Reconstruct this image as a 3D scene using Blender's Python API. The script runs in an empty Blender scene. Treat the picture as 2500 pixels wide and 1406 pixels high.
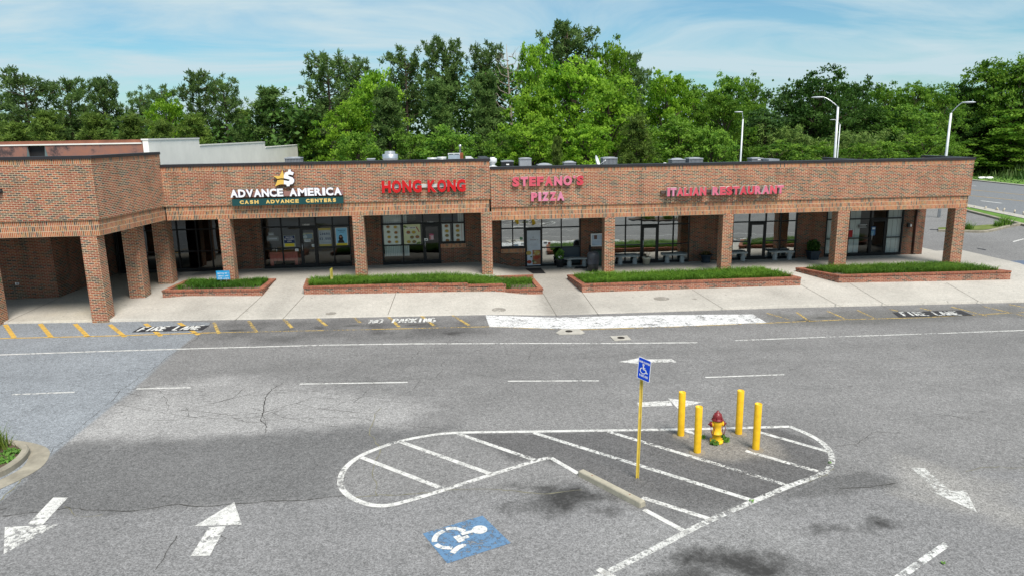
import bpy, math, random
import numpy as np
from mathutils import Vector
S = bpy.context.scene
COL = S.collection
R = math.radians

# ---------------------------------------------------------------- camera
FPX = 1742.7
CAMP = np.array([-1.926, -33.324, 7.249])
YAW, PIT, ROL = .0862, .2146, -.0160
_fw = np.array([math.sin(YAW)*math.cos(PIT), math.cos(YAW)*math.cos(PIT), -math.sin(PIT)])
_rt = np.array([math.cos(YAW), -math.sin(YAW), 0.])
_up = np.cross(_rt, _fw)
_r2 = _rt*math.cos(ROL) + _up*math.sin(ROL)
_u2 = -_rt*math.sin(ROL) + _up*math.cos(ROL)
cam = bpy.data.cameras.new('camera')
co = bpy.data.objects.new('camera', cam); COL.objects.link(co)
from mathutils import Matrix
co.matrix_world = Matrix(((_r2[0], _u2[0], -_fw[0], CAMP[0]), (_r2[1], _u2[1], -_fw[1], CAMP[1]), (_r2[2], _u2[2], -_fw[2], CAMP[2]), (0, 0, 0, 1)))
cam.sensor_width = 36; cam.lens = FPX/2500*36; cam.clip_end = 3000; cam.clip_start = .1
S.camera = co

# ---------------------------------------------------------------- sky and sun
SUN_EL, SUN_AZ = R(58), R(160)      # azimuth clockwise from +Y: behind the camera, slightly to the right
W = bpy.data.worlds.new('World'); S.world = W; W.use_nodes = True
nt = W.node_tree; nt.nodes.clear()
def N(t, k, **kw):
    n = t.nodes.new(k)
    for a, b in kw.items(): setattr(n, a, b)
    return n
wo = N(nt, 'ShaderNodeOutputWorld'); bg = N(nt, 'ShaderNodeBackground'); bg.inputs[1].default_value = .06
sky = N(nt, 'ShaderNodeTexSky'); sky.sky_type = 'NISHITA'; sky.sun_disc = False
sky.sun_elevation = SUN_EL; sky.sun_rotation = SUN_AZ; sky.air_density = 1.0; sky.dust_density = .6; sky.ozone_density = 1.6
tc = N(nt, 'ShaderNodeTexCoord'); sp = N(nt, 'ShaderNodeSeparateXYZ'); nt.links.new(tc.outputs['Generated'], sp.inputs[0])
ad = N(nt, 'ShaderNodeMath', operation='ADD'); ad.inputs[1].default_value = .13; nt.links.new(sp.outputs[2], ad.inputs[0])
mx = N(nt, 'ShaderNodeMath', operation='MAXIMUM'); mx.inputs[1].default_value = .05; nt.links.new(ad.outputs[0], mx.inputs[0])
cb = N(nt, 'ShaderNodeCombineXYZ')
for i in (0, 1):
    d = N(nt, 'ShaderNodeMath', operation='DIVIDE'); nt.links.new(sp.outputs[i], d.inputs[0]); nt.links.new(mx.outputs[0], d.inputs[1]); nt.links.new(d.outputs[0], cb.inputs[i])
mp = N(nt, 'ShaderNodeMapping'); mp.inputs['Scale'].default_value = (.62, .95, 1); mp.inputs['Rotation'].default_value = (0, 0, R(-14)); mp.inputs['Location'].default_value = (3.1, 1.7, 0)
nt.links.new(cb.outputs[0], mp.inputs[0])
n1 = N(nt, 'ShaderNodeTexNoise'); n1.inputs['Scale'].default_value = 1.0; n1.inputs['Detail'].default_value = 9; n1.inputs['Roughness'].default_value = .60; n1.inputs['Distortion'].default_value = .7
nt.links.new(mp.outputs[0], n1.inputs['Vector'])
cr = N(nt, 'ShaderNodeValToRGB'); cr.color_ramp.elements[0].position = .37; cr.color_ramp.elements[1].position = .60; cr.color_ramp.elements[0].color = (.04, .04, .04, 1); cr.color_ramp.elements[1].color = (.95, .95, .95, 1)
nt.links.new(n1.outputs['Fac'], cr.inputs[0])
tint = N(nt, 'ShaderNodeMix', data_type='RGBA', blend_type='MULTIPLY'); tint.inputs[0].default_value = 1; tint.inputs[7].default_value = (.84, 1.27, 1.36, 1)
nt.links.new(sky.outputs[0], tint.inputs[6])
cm = N(nt, 'ShaderNodeMix', data_type='RGBA'); cm.inputs[7].default_value = (6.6, 8.35, 9.1, 1)
nt.links.new(cr.outputs[0], cm.inputs[0]); nt.links.new(tint.outputs[2], cm.inputs[6])
nt.links.new(cm.outputs[2], bg.inputs[0]); nt.links.new(bg.outputs[0], wo.inputs[0])

sl = bpy.data.lights.new('sun', 'SUN'); sl.energy = 3.7; sl.angle = R(26); sl.color = (1, .93, .84)
so = bpy.data.objects.new('sun', sl); COL.objects.link(so)
sd = Vector((math.sin(SUN_AZ)*math.cos(SUN_EL), math.cos(SUN_AZ)*math.cos(SUN_EL), math.sin(SUN_EL)))
so.rotation_euler = sd.to_track_quat('Z', 'Y').to_euler(); so.location = (0, -20, 40)
S.view_settings.view_transform = 'Standard'; S.view_settings.look = 'None'; S.view_settings.gamma = 1
S.view_settings.exposure = .55
S.render.engine = 'CYCLES'
S.cycles.max_bounces = 8; S.cycles.transparent_max_bounces = 24

# ---------------------------------------------------------------- where things stand (photo ray meets a plane of the place)
def ray(px, py): return _fw + _r2*((px-1250)/FPX) + _u2*((703-py)/FPX)
def onY(px, py, y):
    d = ray(px, py); return CAMP + d*((y-CAMP[1])/d[1])
def onX(px, py, x):
    d = ray(px, py); return CAMP + d*((x-CAMP[0])/d[0])
def onZ(px, py, z):
    d = ray(px, py); return CAMP + d*((z-CAMP[2])/d[2])
def at(px, py, dist):
    d = ray(px, py); return CAMP + d*(dist/math.hypot(d[0], d[1]))
def lotz(x): return -.012*np.clip(x, -30, 30)
def lot(px, py, dz=0.):
    p = onZ(px, py, 0.)
    for _ in range(6): p = onZ(px, py, float(lotz(p[0])) + dz)
    return p
def ztop(px, py, b):
    d = ray(px, py); h = math.hypot(b[0]-CAMP[0], b[1]-CAMP[1]); return float((CAMP + d*(h/math.hypot(d[0], d[1])))[2])
CE = np.array([(-60, -3.4), (-19.6, -4.57), (-8.5, -4.96), (-.4, -5.14), (2.1, -5.5), (6, -5.42), (11.7, -5.29), (22.7, -5.4), (60, -5.6)])
def edge_y(x): return np.interp(x, CE[:, 0], CE[:, 1])
def ss(t): t = np.clip(t, 0, 1); return t*t*(3-2*t)
def floorz(x): return .66 - .33*ss((x+.3)/2.0)
def walkz(x, y):
    x = np.asarray(x, float); y = np.asarray(y, float); ey = edge_y(x)
    k = np.interp(x, [-60, -2, 0, 4, 8, 12, 60], [.02, .03, .012, .012, .06, .11, .11])
    e = lotz(x) + k
    t = np.clip((y-ey)/(-ey), 0, 1)
    z = e + (floorz(x)-e)*t
    zl = .24 + .04 + .33*np.clip((y+5)/8.4, 0, 1.1)
    b = ss((x+14.8)/1.6)
    return zl*(1-b) + z*b
def walk(px, py):
    p = onZ(px, py, .3)
    for _ in range(12): p = onZ(px, py, float(walkz(p[0], p[1])))
    return p

# ---------------------------------------------------------------- materials
def lin(c): return tuple((v/12.92 if v <= .04045 else ((v+.055)/1.055)**2.4) for v in [x/255 for x in c]) + (1,)
def mat(name):
    m = bpy.data.materials.new(name); m.use_nodes = True; t = m.node_tree
    return m, t, t.nodes['Principled BSDF'], t.links.new
def plain(name, col, rough=.6, metal=0., var=.12, scale=3., spec=.3, bump=0.):
    m, t, b, L = mat(name)
    tcn = N(t, 'ShaderNodeTexCoord'); no = N(t, 'ShaderNodeTexNoise'); no.inputs['Scale'].default_value = scale; no.inputs['Detail'].default_value = 6; no.inputs['Roughness'].default_value = .65
    L(tcn.outputs['Object'], no.inputs['Vector'])
    mr = N(t, 'ShaderNodeMapRange'); mr.inputs[1].default_value = .3; mr.inputs[2].default_value = .7; mr.inputs[3].default_value = 1-var; mr.inputs[4].default_value = 1+var
    L(no.outputs['Fac'], mr.inputs[0])
    mu = N(t, 'ShaderNodeMix', data_type='RGBA', blend_type='MULTIPLY'); mu.inputs[0].default_value = 1; mu.inputs[6].default_value = (*col[:3], 1)
    L(mr.outputs[0], mu.inputs[7]); L(mu.outputs[2], b.inputs['Base Color'])
    b.inputs['Roughness'].default_value = rough; b.inputs['Metallic'].default_value = metal; b.inputs['Specular IOR Level'].default_value = spec
    if bump:
        bp = N(t, 'ShaderNodeBump'); bp.inputs['Strength'].default_value = bump; bp.inputs['Distance'].default_value = .02; L(no.outputs['Fac'], bp.inputs['Height']); L(bp.outputs[0], b.inputs['Normal'])
    return m
def brick(name, w, h, off, dark=1.0, seed=0, lo=.0, pal=None, mort=(.60, .475, .335)):
    m, t, b, L = mat(name)
    uv = N(t, 'ShaderNodeUVMap')
    br = N(t, 'ShaderNodeTexBrick'); br.offset = off; br.inputs['Scale'].default_value = 1
    br.inputs['Color1'].default_value = (0, 0, 0, 1); br.inputs['Color2'].default_value = (1, 1, 1, 1); br.inputs['Mortar'].default_value = (.5, .5, .5, 1)
    br.inputs['Mortar Size'].default_value = .0085; br.inputs['Mortar Smooth'].default_value = .1; br.inputs['Brick Width'].default_value = w; br.inputs['Row Height'].default_value = h
    L(uv.outputs[0], br.inputs['Vector'])
    no = N(t, 'ShaderNodeTexNoise'); no.inputs['Scale'].default_value = .9; no.inputs['Detail'].default_value = 3; no.inputs['Distortion'].default_value = .6
    mp = N(t, 'ShaderNodeMapping'); mp.inputs['Location'].default_value = (seed*7.3, seed*3.1, 0); mp.inputs['Scale'].default_value = (1, 2.2, 1); L(uv.outputs[0], mp.inputs[0]); L(mp.outputs[0], no.inputs['Vector'])
    a = N(t, 'ShaderNodeMath', operation='MULTIPLY_ADD'); a.inputs[1].default_value = .95; a.inputs[2].default_value = -.475; L(no.outputs['Fac'], a.inputs[0])
    a2 = N(t, 'ShaderNodeMath', operation='ADD'); a2.use_clamp = True; L(a.outputs[0], a2.inputs[0]); L(br.outputs['Color'], a2.inputs[1])
    r = N(t, 'ShaderNodeValToRGB'); r.color_ramp.interpolation = 'CONSTANT'
    pal = pal or [(0, (.26, .070, .038)), (.12, (.33, .098, .044)), (.24, (.27, .067, .040)), (.34, (.205, .082, .042)), (.44, (.30, .085, .044)), (.54, (.33, .122, .050)), (.61, (.25, .058, .038)), (.68, (.15, .085, .05)), (.75, (.085, .066, .055)), (.83, (.17, .115, .065)), (.88, (.062, .056, .053)), (.95, (.12, .085, .058))]
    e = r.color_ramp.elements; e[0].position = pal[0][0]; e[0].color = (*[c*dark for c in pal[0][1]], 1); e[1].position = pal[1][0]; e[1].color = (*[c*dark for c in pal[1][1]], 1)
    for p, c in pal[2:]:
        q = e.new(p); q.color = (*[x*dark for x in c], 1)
    L(a2.outputs[0], r.inputs[0])
    fn = N(t, 'ShaderNodeTexNoise'); fn.inputs['Scale'].default_value = 1.3; fn.inputs['Detail'].default_value = 8; L(uv.outputs[0], fn.inputs['Vector'])
    mr = N(t, 'ShaderNodeMapRange'); mr.inputs[1].default_value = .3; mr.inputs[2].default_value = .7; mr.inputs[3].default_value = .82; mr.inputs[4].default_value = 1.15; L(fn.outputs['Fac'], mr.inputs[0])
    mm = N(t, 'ShaderNodeMix', data_type='RGBA'); mm.inputs[7].default_value = (*[c*dark for c in mort], 1); L(br.outputs['Fac'], mm.inputs[0]); L(r.outputs[0], mm.inputs[6])
    mu = N(t, 'ShaderNodeMix', data_type='RGBA', blend_type='MULTIPLY'); mu.inputs[0].default_value = 1; L(mm.outputs[2], mu.inputs[6]); L(mr.outputs[0], mu.inputs[7])
    sm = N(t, 'ShaderNodeMapping'); sm.inputs['Scale'].default_value = (2.6, .22, 1); L(uv.outputs[0], sm.inputs[0])
    sn = N(t, 'ShaderNodeTexNoise'); sn.inputs['Scale'].default_value = 1.; sn.inputs['Detail'].default_value = 5; sn.inputs['Roughness'].default_value = .6; L(sm.outputs[0], sn.inputs['Vector'])
    sr = N(t, 'ShaderNodeMapRange'); sr.inputs[1].default_value = .52; sr.inputs[2].default_value = .75; sr.inputs[3].default_value = 1.; sr.inputs[4].default_value = .62; L(sn.outputs['Fac'], sr.inputs[0])
    m2 = N(t, 'ShaderNodeMix', data_type='RGBA', blend_type='MULTIPLY'); m2.inputs[0].default_value = 1; L(mu.outputs[2], m2.inputs[6]); L(sr.outputs[0], m2.inputs[7]); L(m2.outputs[2], b.inputs['Base Color'])
    b.inputs['Roughness'].default_value = .85; b.inputs['Specular IOR Level'].default_value = .2
    bp = N(t, 'ShaderNodeBump'); bp.invert = True; bp.inputs['Strength'].default_value = .5; bp.inputs['Distance'].default_value = .008; L(br.outputs['Fac'], bp.inputs['Height']); L(bp.outputs[0], b.inputs['Normal'])
    return m
def paint(name, col, wear=.45, scale=7., crack=True, alpha=1.):
    """road paint: flakes and thin cracks let the asphalt below show through"""
    m, t, b, L = mat(name); out = t.nodes['Material Output']
    tcn = N(t, 'ShaderNodeTexCoord')
    no = N(t, 'ShaderNodeTexNoise'); no.inputs['Scale'].default_value = scale; no.inputs['Detail'].default_value = 10; no.inputs['Roughness'].default_value = .75; L(tcn.outputs['Object'], no.inputs['Vector'])
    big = N(t, 'ShaderNodeTexNoise'); big.inputs['Scale'].default_value = .8; big.inputs['Detail'].default_value = 2; L(tcn.outputs['Object'], big.inputs['Vector'])
    s = N(t, 'ShaderNodeMath', operation='MULTIPLY_ADD'); s.inputs[1].default_value = .45; L(big.outputs['Fac'], s.inputs[0]); L(no.outputs['Fac'], s.inputs[2])
    r = N(t, 'ShaderNodeMapRange'); r.inputs[1].default_value = .44+wear*.45-.06; r.inputs[2].default_value = .44+wear*.45+.04; r.inputs[3].default_value = 0; r.inputs[4].default_value = alpha; L(s.outputs[0], r.inputs[0])
    last = r.outputs[0]
    if crack:
        vo = N(t, 'ShaderNodeTexVoronoi', feature='DISTANCE_TO_EDGE'); vo.inputs['Scale'].default_value = 2.2
        ds = N(t, 'ShaderNodeVectorMath', operation='ADD'); L(tcn.outputs['Object'], ds.inputs[0]); L(no.outputs['Color'], ds.inputs[1]); L(ds.outputs[0], vo.inputs['Vector'])
        v2 = N(t, 'ShaderNodeMapRange'); v2.inputs[1].default_value = .008; v2.inputs[2].default_value = .03; L(vo.outputs['Distance'], v2.inputs[0])
        mu = N(t, 'ShaderNodeMath', operation='MULTIPLY'); L(last, mu.inputs[0]); L(v2.outputs[0], mu.inputs[1]); last = mu.outputs[0]
    mr = N(t, 'ShaderNodeMapRange'); mr.inputs[1].default_value = .3; mr.inputs[2].default_value = .7; mr.inputs[3].default_value = .8; mr.inputs[4].default_value = 1.1; L(no.outputs['Fac'], mr.inputs[0])
    c = N(t, 'ShaderNodeMix', data_type='RGBA', blend_type='MULTIPLY'); c.inputs[0].default_value = 1; c.inputs[6].default_value = (*col, 1); L(mr.outputs[0], c.inputs[7]); L(c.outputs[2], b.inputs['Base Color'])
    b.inputs['Roughness'].default_value = .8
    tr = N(t, 'ShaderNodeBsdfTransparent'); ms = N(t, 'ShaderNodeMixShader'); L(last, ms.inputs[0]); L(tr.outputs[0], ms.inputs[1]); L(b.outputs[0], ms.inputs[2]); L(ms.outputs[0], out.inputs[0])
    return m
def glass(name, refl, tintc, rough=.0):
    m, t, b, L = mat(name); out = t.nodes['Material Output']
    tr = N(t, 'ShaderNodeBsdfTransparent'); tr.inputs[0].default_value = (*tintc, 1)
    gl = N(t, 'ShaderNodeBsdfGlossy'); gl.inputs['Roughness'].default_value = rough; gl.inputs[0].default_value = (.93, .97, .96, 1)
    no = N(t, 'ShaderNodeTexNoise'); no.inputs['Scale'].default_value = .9; tcn = N(t, 'ShaderNodeTexCoord'); L(tcn.outputs['Object'], no.inputs['Vector'])
    bp = N(t, 'ShaderNodeBump'); bp.inputs['Strength'].default_value = .08; bp.inputs['Distance'].default_value = .05; L(no.outputs['Fac'], bp.inputs['Height']); L(bp.outputs[0], gl.inputs['Normal'])
    lw = N(t, 'ShaderNodeLayerWeight'); lw.inputs[0].default_value = .25
    ma = N(t, 'ShaderNodeMath', operation='MULTIPLY_ADD'); ma.inputs[1].default_value = 1-refl; ma.inputs[2].default_value = refl; ma.use_clamp = True; L(lw.outputs['Fresnel'], ma.inputs[0])
    ms = N(t, 'ShaderNodeMixShader'); L(ma.outputs[0], ms.inputs[0]); L(tr.outputs[0], ms.inputs[1]); L(gl.outputs[0], ms.inputs[2]); L(ms.outputs[0], out.inputs[0])
    return m
def leafmat(name, c1, c2, trans=.35):
    m, t, b, L = mat(name); out = t.nodes['Material Output']
    at_ = N(t, 'ShaderNodeAttribute', attribute_name='tone'); oi = N(t, 'ShaderNodeObjectInfo')
    mx_ = N(t, 'ShaderNodeMix', data_type='RGBA'); mx_.inputs[6].default_value = (*c1, 1); mx_.inputs[7].default_value = (*c2, 1); L(at_.outputs['Fac'], mx_.inputs[0])
    mr = N(t, 'ShaderNodeMapRange'); mr.inputs[3].default_value = .82; mr.inputs[4].default_value = 1.18; L(oi.outputs['Random'], mr.inputs[0])
    mu = N(t, 'ShaderNodeMix', data_type='RGBA', blend_type='MULTIPLY'); mu.inputs[0].default_value = 1; L(mx_.outputs[2], mu.inputs[6]); L(mr.outputs[0], mu.inputs[7])
    L(mu.outputs[2], b.inputs['Base Color']); b.inputs['Roughness'].default_value = .6; b.inputs['Specular IOR Level'].default_value = .25
    tl = N(t, 'ShaderNodeBsdfTranslucent'); L(mu.outputs[2], tl.inputs[0])
    ms = N(t, 'ShaderNodeMixShader'); ms.inputs[0].default_value = trans; L(b.outputs[0], ms.inputs[1]); L(tl.outputs[0], ms.inputs[2]); L(ms.outputs[0], out.inputs[0])
    return m
M = {}
M['brick'] = brick('brick_running', .2032, .0677, .5)
M['soldier'] = brick('brick_soldier', .0677, .2032, 0., seed=2, pal=[(0, (.40, .13, .055)), (.16, (.31, .085, .045)), (.3, (.43, .17, .065)), (.42, (.35, .115, .05)), (.55, (.42, .15, .06)), (.66, (.20, .10, .06)), (.74, (.35, .18, .07)), (.82, (.08, .06, .055)), (.92, (.16, .10, .06))])
M['brickin'] = brick('brick_infill_shaded', .2032, .0677, .5, dark=.62, seed=4, mort=(.42, .345, .26))  # facade brick with the shade under the canopy put into its colour
M['brickpl'] = brick('brick_planter', .2032, .0677, .5, seed=6, mort=(.46, .32, .24), pal=[(0, (.30, .10, .06)), (.2, (.26, .08, .05)), (.4, (.31, .115, .068)), (.6, (.24, .075, .05)), (.70, (.33, .14, .085)), (.78, (.09, .065, .055)), (.90, (.15, .09, .065))])
M['rowlock'] = brick('brick_rowlock', .0677, .2032, 0., seed=8, mort=(.30, .18, .12), pal=[(0, (.31, .10, .06)), (.25, (.26, .08, .05)), (.5, (.34, .125, .072)), (.75, (.23, .07, .05)), (.92, (.12, .07, .05))])
M['coping'] = plain('coping_metal', (.030, .027, .030), .45, .0, .15, 2.)
M['black'] = plain('black_aluminium', (.008, .0085, .010), .4, .0, .1, 4.)
M['glassdark'] = glass('clear_dark_glass', .04, (.86, .9, .9))
M['glassmirror'] = glass('reflective_glass', .50, (.45, .5, .5))
M['glassblack'] = glass('black_glass', .05, (.12, .12, .13))
M['dark'] = plain('dark_interior', (.025, .025, .027), .9, 0, .2, 1.)
M['intwall'] = plain('interior_wall', (.22, .21, .19), .9, 0, .1, 1.)
M['intfloor'] = plain('interior_floor', (.07, .065, .06), .6, 0, .2, 2.)
M['soffit'] = plain('soffit_board', (.22, .21, .19), .9, 0, .08, 1.)
M['roof'] = plain('roof_membrane', (.25, .25, .25), .9, 0, .2, .5)
M['white'] = plain('white_paint', (.78, .78, .77), .5, 0, .05, 3.)
M['whitemetal'] = plain('white_metal', (.70, .71, .72), .35, .2, .08, 3.)
M['galv'] = plain('galvanised_metal', (.55, .57, .60), .32, .75, .12, 4.)
M['acgrey'] = plain('condenser_grey', (.23, .25, .28), .5, .1, .12, 5.)
M['acdark'] = plain('condenser_dark', (.035, .037, .04), .5, .1, .12, 5.)
M['aclight'] = plain('condenser_light', (.42, .45, .49), .5, .1, .1, 5.)
M['rust'] = plain('rusty_metal', (.22, .07, .03), .8, .1, .4, 3.)
M['concrete'] = plain('old_concrete', (.38, .36, .32), .9, 0, .22, 3., bump=.3)
M['kerbc'] = plain('kerb_concrete', (.27, .245, .195), .9, 0, .3, 2.5, bump=.3)
M['stop'] = plain('wheel_stop_concrete', (.36, .33, .26), .9, 0, .2, 5., bump=.4)
M['stonegrey'] = plain('cast_stone', (.33, .35, .35), .85, 0, .2, 6., bump=.3)
M['yellow'] = plain('yellow_paint', (.80, .47, .016), .5, 0, .16, 5., spec=.35)
M['yellowp'] = plain('yellow_post', (.62, .46, .08), .55, 0, .18, 6.)
M['hydred'] = plain('hydrant_red', (.17, .012, .016), .4, 0, .15, 8., spec=.5)
M['soil'] = plain('soil', (.085, .06, .042), .95, 0, .35, 8., bump=.6)
M['mulch'] = plain('mulch', (.13, .10, .075), .95, 0, .4, 12., bump=.6)
M['blue'] = plain('sign_blue', (.004, .055, .50), .4, 0, .05, 3.)
M['bluepaint_s'] = plain('sign_light_blue', (.02, .30, .62), .5, 0, .06, 3.)
M['trunk'] = plain('bark', (.10, .075, .055), .95, 0, .3, 4.)
M['trunkpale'] = plain('pale_dead_wood', (.30, .26, .22), .95, 0, .2, 4.)
M['wpaint'] = paint('white_road_paint', (.60, .59, .565), .43, 10.)
M['wpaint2'] = paint('worn_white_road_paint', (.59, .585, .56), .57, 12.)
M['wpaint3'] = paint('very_worn_white_road_paint', (.58, .57, .54), .86, 10., alpha=.8)
M['ypaint'] = paint('yellow_road_paint', (.58, .36, .07), .30)
M['ypaint2'] = paint('worn_yellow_road_paint', (.52, .36, .10), .60, 11.)
M['bpaint'] = paint('blue_road_paint', (.10, .195, .325), .47, 14., False)
M['kpaint2'] = paint('faded_black_road_paint', (.03, .03, .034), .42, 5., False, .75)
M['kpaint'] = paint('black_road_paint', (.022, .022, .026), .2, 5., False)
# ---------------------------------------------------------------- mesh helpers
class MB:
    """collects faces (own vertices each) and links them as ONE mesh object"""
    def __init__(s): s.v = []; s.f = []; s.uv = []; s.m = []; s.sm = []
    def face(s, pts, mi=0, uv=None, smooth=False, vo=0., uo=0.):
        pts = [tuple(map(float, p)) for p in pts]
        if uv is None:
            a = np.array(pts); n = np.cross(a[1]-a[0], a[2]-a[0]); l = np.linalg.norm(n)
            if l < 1e-12 and len(pts) > 3: n = np.cross(a[2]-a[0], a[3]-a[0]); l = np.linalg.norm(n)
            n = n/(l+1e-12)
            if abs(n[2]) > .8: uv = [(p[0]-uo, p[1]-vo) for p in pts]
            else:
                t = np.array([-n[1], n[0], 0]); t /= np.linalg.norm(t)+1e-12
                uv = [(float(np.dot(p, t))-uo, p[2]-vo) for p in a]
        k = len(s.v); s.v += pts; s.f.append(tuple(range(k, k+len(pts)))); s.uv += uv; s.m.append(mi); s.sm.append(smooth)
    def box(s, x0, x1, y0, y1, z0, z1, mi=0, vo=0., skip='', tm=None):
        a = [(x0, y0), (x1, y0), (x1, y1), (x0, y1)]
        s.prism(a, z0, z1, mi, vo, skip, tm)
    def prism(s, poly, z0, z1, mi=0, vo=0., skip='', tm=None):
        n = len(poly); Z0 = (lambda i: z0[i]) if hasattr(z0, '__len__') else (lambda i: z0); Z1 = (lambda i: z1[i]) if hasattr(z1, '__len__') else (lambda i: z1)
        for i in range(n):
            j = (i+1) % n; p, q = poly[i], poly[j]
            if str(i) in skip: continue
            s.face([(*p, Z0(i)), (*q, Z0(j)), (*q, Z1(j)), (*p, Z1(i))], mi, vo=vo)
        if 't' not in skip: s.face([(*poly[i], Z1(i)) for i in range(n)], mi if tm is None else tm)
        if 'b' not in skip: s.face([(*poly[i], Z0(i)) for i in reversed(range(n))], mi)
    def grid(s, P, mi=0, smooth=True, close=False):
        nu, nv = len(P), len(P[0])
        for i in range(nu-1 + (1 if close else 0)):
            for j in range(nv-1):
                a, b, c, d = P[i][j], P[(i+1) % nu][j], P[(i+1) % nu][j+1], P[i][j+1]
                s.face([a, b, c, d], mi, smooth=smooth)
    def lathe(s, prof, c=(0, 0, 0), n=24, mi=0, axis='z', smooth=True, ell=1.):
        rings = []
        for k in range(n):
            a = 2*math.pi*k/n; ca, sa = math.cos(a), math.sin(a)
            r = []
            for (rad, h) in prof:
                p = (rad*ca*ell, rad*sa, h)
                if axis == 'x': p = (h, rad*ca, rad*sa)
                if axis == 'y': p = (rad*sa, h, rad*ca)
                r.append((p[0]+c[0], p[1]+c[1], p[2]+c[2]))
            rings.append(r)
        s.grid(rings, mi, smooth, True)
    def tube(s, pts, r, n=8, mi=0, cap=True):
        pts = [Vector(p) for p in pts]; rs = r if hasattr(r, '__len__') else [r]*len(pts)
        rings = []
        for i, p in enumerate(pts):
            d = (pts[min(i+1, len(pts)-1)]-pts[max(i-1, 0)]).normalized()
            u = d.cross(Vector((.13, .31, 1) if abs(d.z) < .9 else (1, .2, .1))).normalized(); w = d.cross(u)
            rings.append([tuple(p + (u*math.cos(2*math.pi*k/n)+w*math.sin(2*math.pi*k/n))*rs[i]) for k in range(n)])
        for i in range(len(rings)-1):
            for k in range(n):
                s.face([rings[i][k], rings[i][(k+1) % n], rings[i+1][(k+1) % n], rings[i+1][k]], mi, smooth=True)
        if cap: s.face(rings[-1], mi); s.face(rings[0][::-1], mi)
    def build(s, name, mats, parent=None, weld=True):
        me = bpy.data.meshes.new(name); me.from_pydata(s.v, [], s.f)
        ul = me.uv_layers.new(name='UVMap'); ul.data.foreach_set('uv', np.array(s.uv, 'f').ravel())
        for m in (mats if isinstance(mats, (list, tuple)) else [mats]): me.materials.append(m)
        me.polygons.foreach_set('material_index', s.m); me.polygons.foreach_set('use_smooth', s.sm)
        if weld and any(s.sm):
            import bmesh
            b = bmesh.new(); b.from_mesh(me); bmesh.ops.remove_doubles(b, verts=b.verts, dist=1e-5); b.to_mesh(me); b.free()
        o = bpy.data.objects.new(name, me); COL.objects.link(o)
        if parent: par(o, parent)
        return o
def par(o, p):
    o.parent = p; l = wloc(p)
    if o.type == 'MESH' and l.length > 0: o.data.transform(Matrix.Translation(-l))
def wloc(p):
    v = Vector(p.location)
    while p.parent: p = p.parent; v += Vector(p.location)
    return v
def tag(o, label, cat, group=None, kind=None):
    o['label'] = label
    if cat: o['category'] = cat
    if group: o['group'] = group
    if kind: o['kind'] = kind
    return o
def struct(o, label, cat):
    return tag(o, label, cat, kind='structure')
def thing(name, label, cat, loc=(0, 0, 0), group=None):
    o = bpy.data.objects.new(name, None); o.empty_display_size = .3; COL.objects.link(o); o.location = loc
    return tag(o, label, cat, group)
def copy_tree(root, loc, rz=0., label=None, sc=None):
    r = root.copy(); COL.objects.link(r); r.location = loc; r.rotation_euler = (0, 0, rz)
    if sc: r.scale = sc
    if label: r['label'] = label
    for ch in root.children:
        c = ch.copy(); COL.objects.link(c); c.parent = r
        for g in ch.children:
            d = g.copy(); COL.objects.link(d); d.parent = c
    return r
def strip(mb, pts, w, zf, mi=0, taper=None):
    """flat ribbon along plan points, zf(x,y) gives its height"""
    P = np.array([p[:2] for p in pts], float); n = len(P); L = []
    for i in range(n):
        d = P[min(i+1, n-1)]-P[max(i-1, 0)]; d /= np.linalg.norm(d)+1e-9; nn = np.array([-d[1], d[0]])*(w if np.isscalar(w) else w[i])/2
        L.append((P[i]-nn, P[i]+nn))
    for i in range(n-1):
        q = [L[i][0], L[i+1][0], L[i+1][1], L[i][1]]
        mb.face([(p[0], p[1], float(zf(p[0], p[1]))) for p in q], mi)
def smoothline(P, k=4):
    """Catmull-Rom through plan points"""
    P = [np.array(p, float) for p in P]; out = []
    for i in range(len(P)-1):
        a, b, c, d = P[max(i-1, 0)], P[i], P[i+1], P[min(i+2, len(P)-1)]
        for t in np.arange(k)/k: out.append(.5*((2*b)+(-a+c)*t+(2*a-5*b+4*c-d)*t*t+(-a+3*b-3*c+d)*t**3))
    return out+[P[-1]]
def segd(X, Y, P, closed=True):
    """signed distance (negative inside) of points to polygon"""
    P = np.array(P, float); n = len(P); D = np.full(X.shape, 1e9); ins = np.zeros(X.shape, bool)
    for i in range(n if closed else n-1):
        a, b = P[i], P[(i+1) % n]; d = b-a; t = np.clip(((X-a[0])*d[0]+(Y-a[1])*d[1])/(d@d+1e-12), 0, 1)
        D = np.minimum(D, np.hypot(X-a[0]-t*d[0], Y-a[1]-t*d[1]))
        if closed:
            c = ((a[1] > Y) != (b[1] > Y)) & (X < (b[0]-a[0])*(Y-a[1])/(b[1]-a[1]+1e-12)+a[0]); ins ^= c
    return np.where(ins, -D, D) if closed else D
rng = np.random.default_rng(7); random.seed(7)
def vnoise(X, Y, s, seed=0):
    """cheap value noise for ageing the ground"""
    r = np.random.default_rng(seed); G = r.random((64, 64)); x = X/s+100; y = Y/s+100; xi = np.floor(x).astype(int); yi = np.floor(y).astype(int)
    fx = x-xi; fy = y-yi; fx = fx*fx*(3-2*fx); fy = fy*fy*(3-2*fy); g = lambda i, j: G[i % 64, j % 64]
    return (g(xi, yi)*(1-fx)+g(xi+1, yi)*fx)*(1-fy)+(g(xi, yi+1)*(1-fx)+g(xi+1, yi+1)*fx)*fy
def fbm(X, Y, s, seed=0, o=4): return sum(vnoise(X, Y, s/2**k, seed+k)*.5**k for k in range(o))/sum(.5**k for k in range(o))

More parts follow.
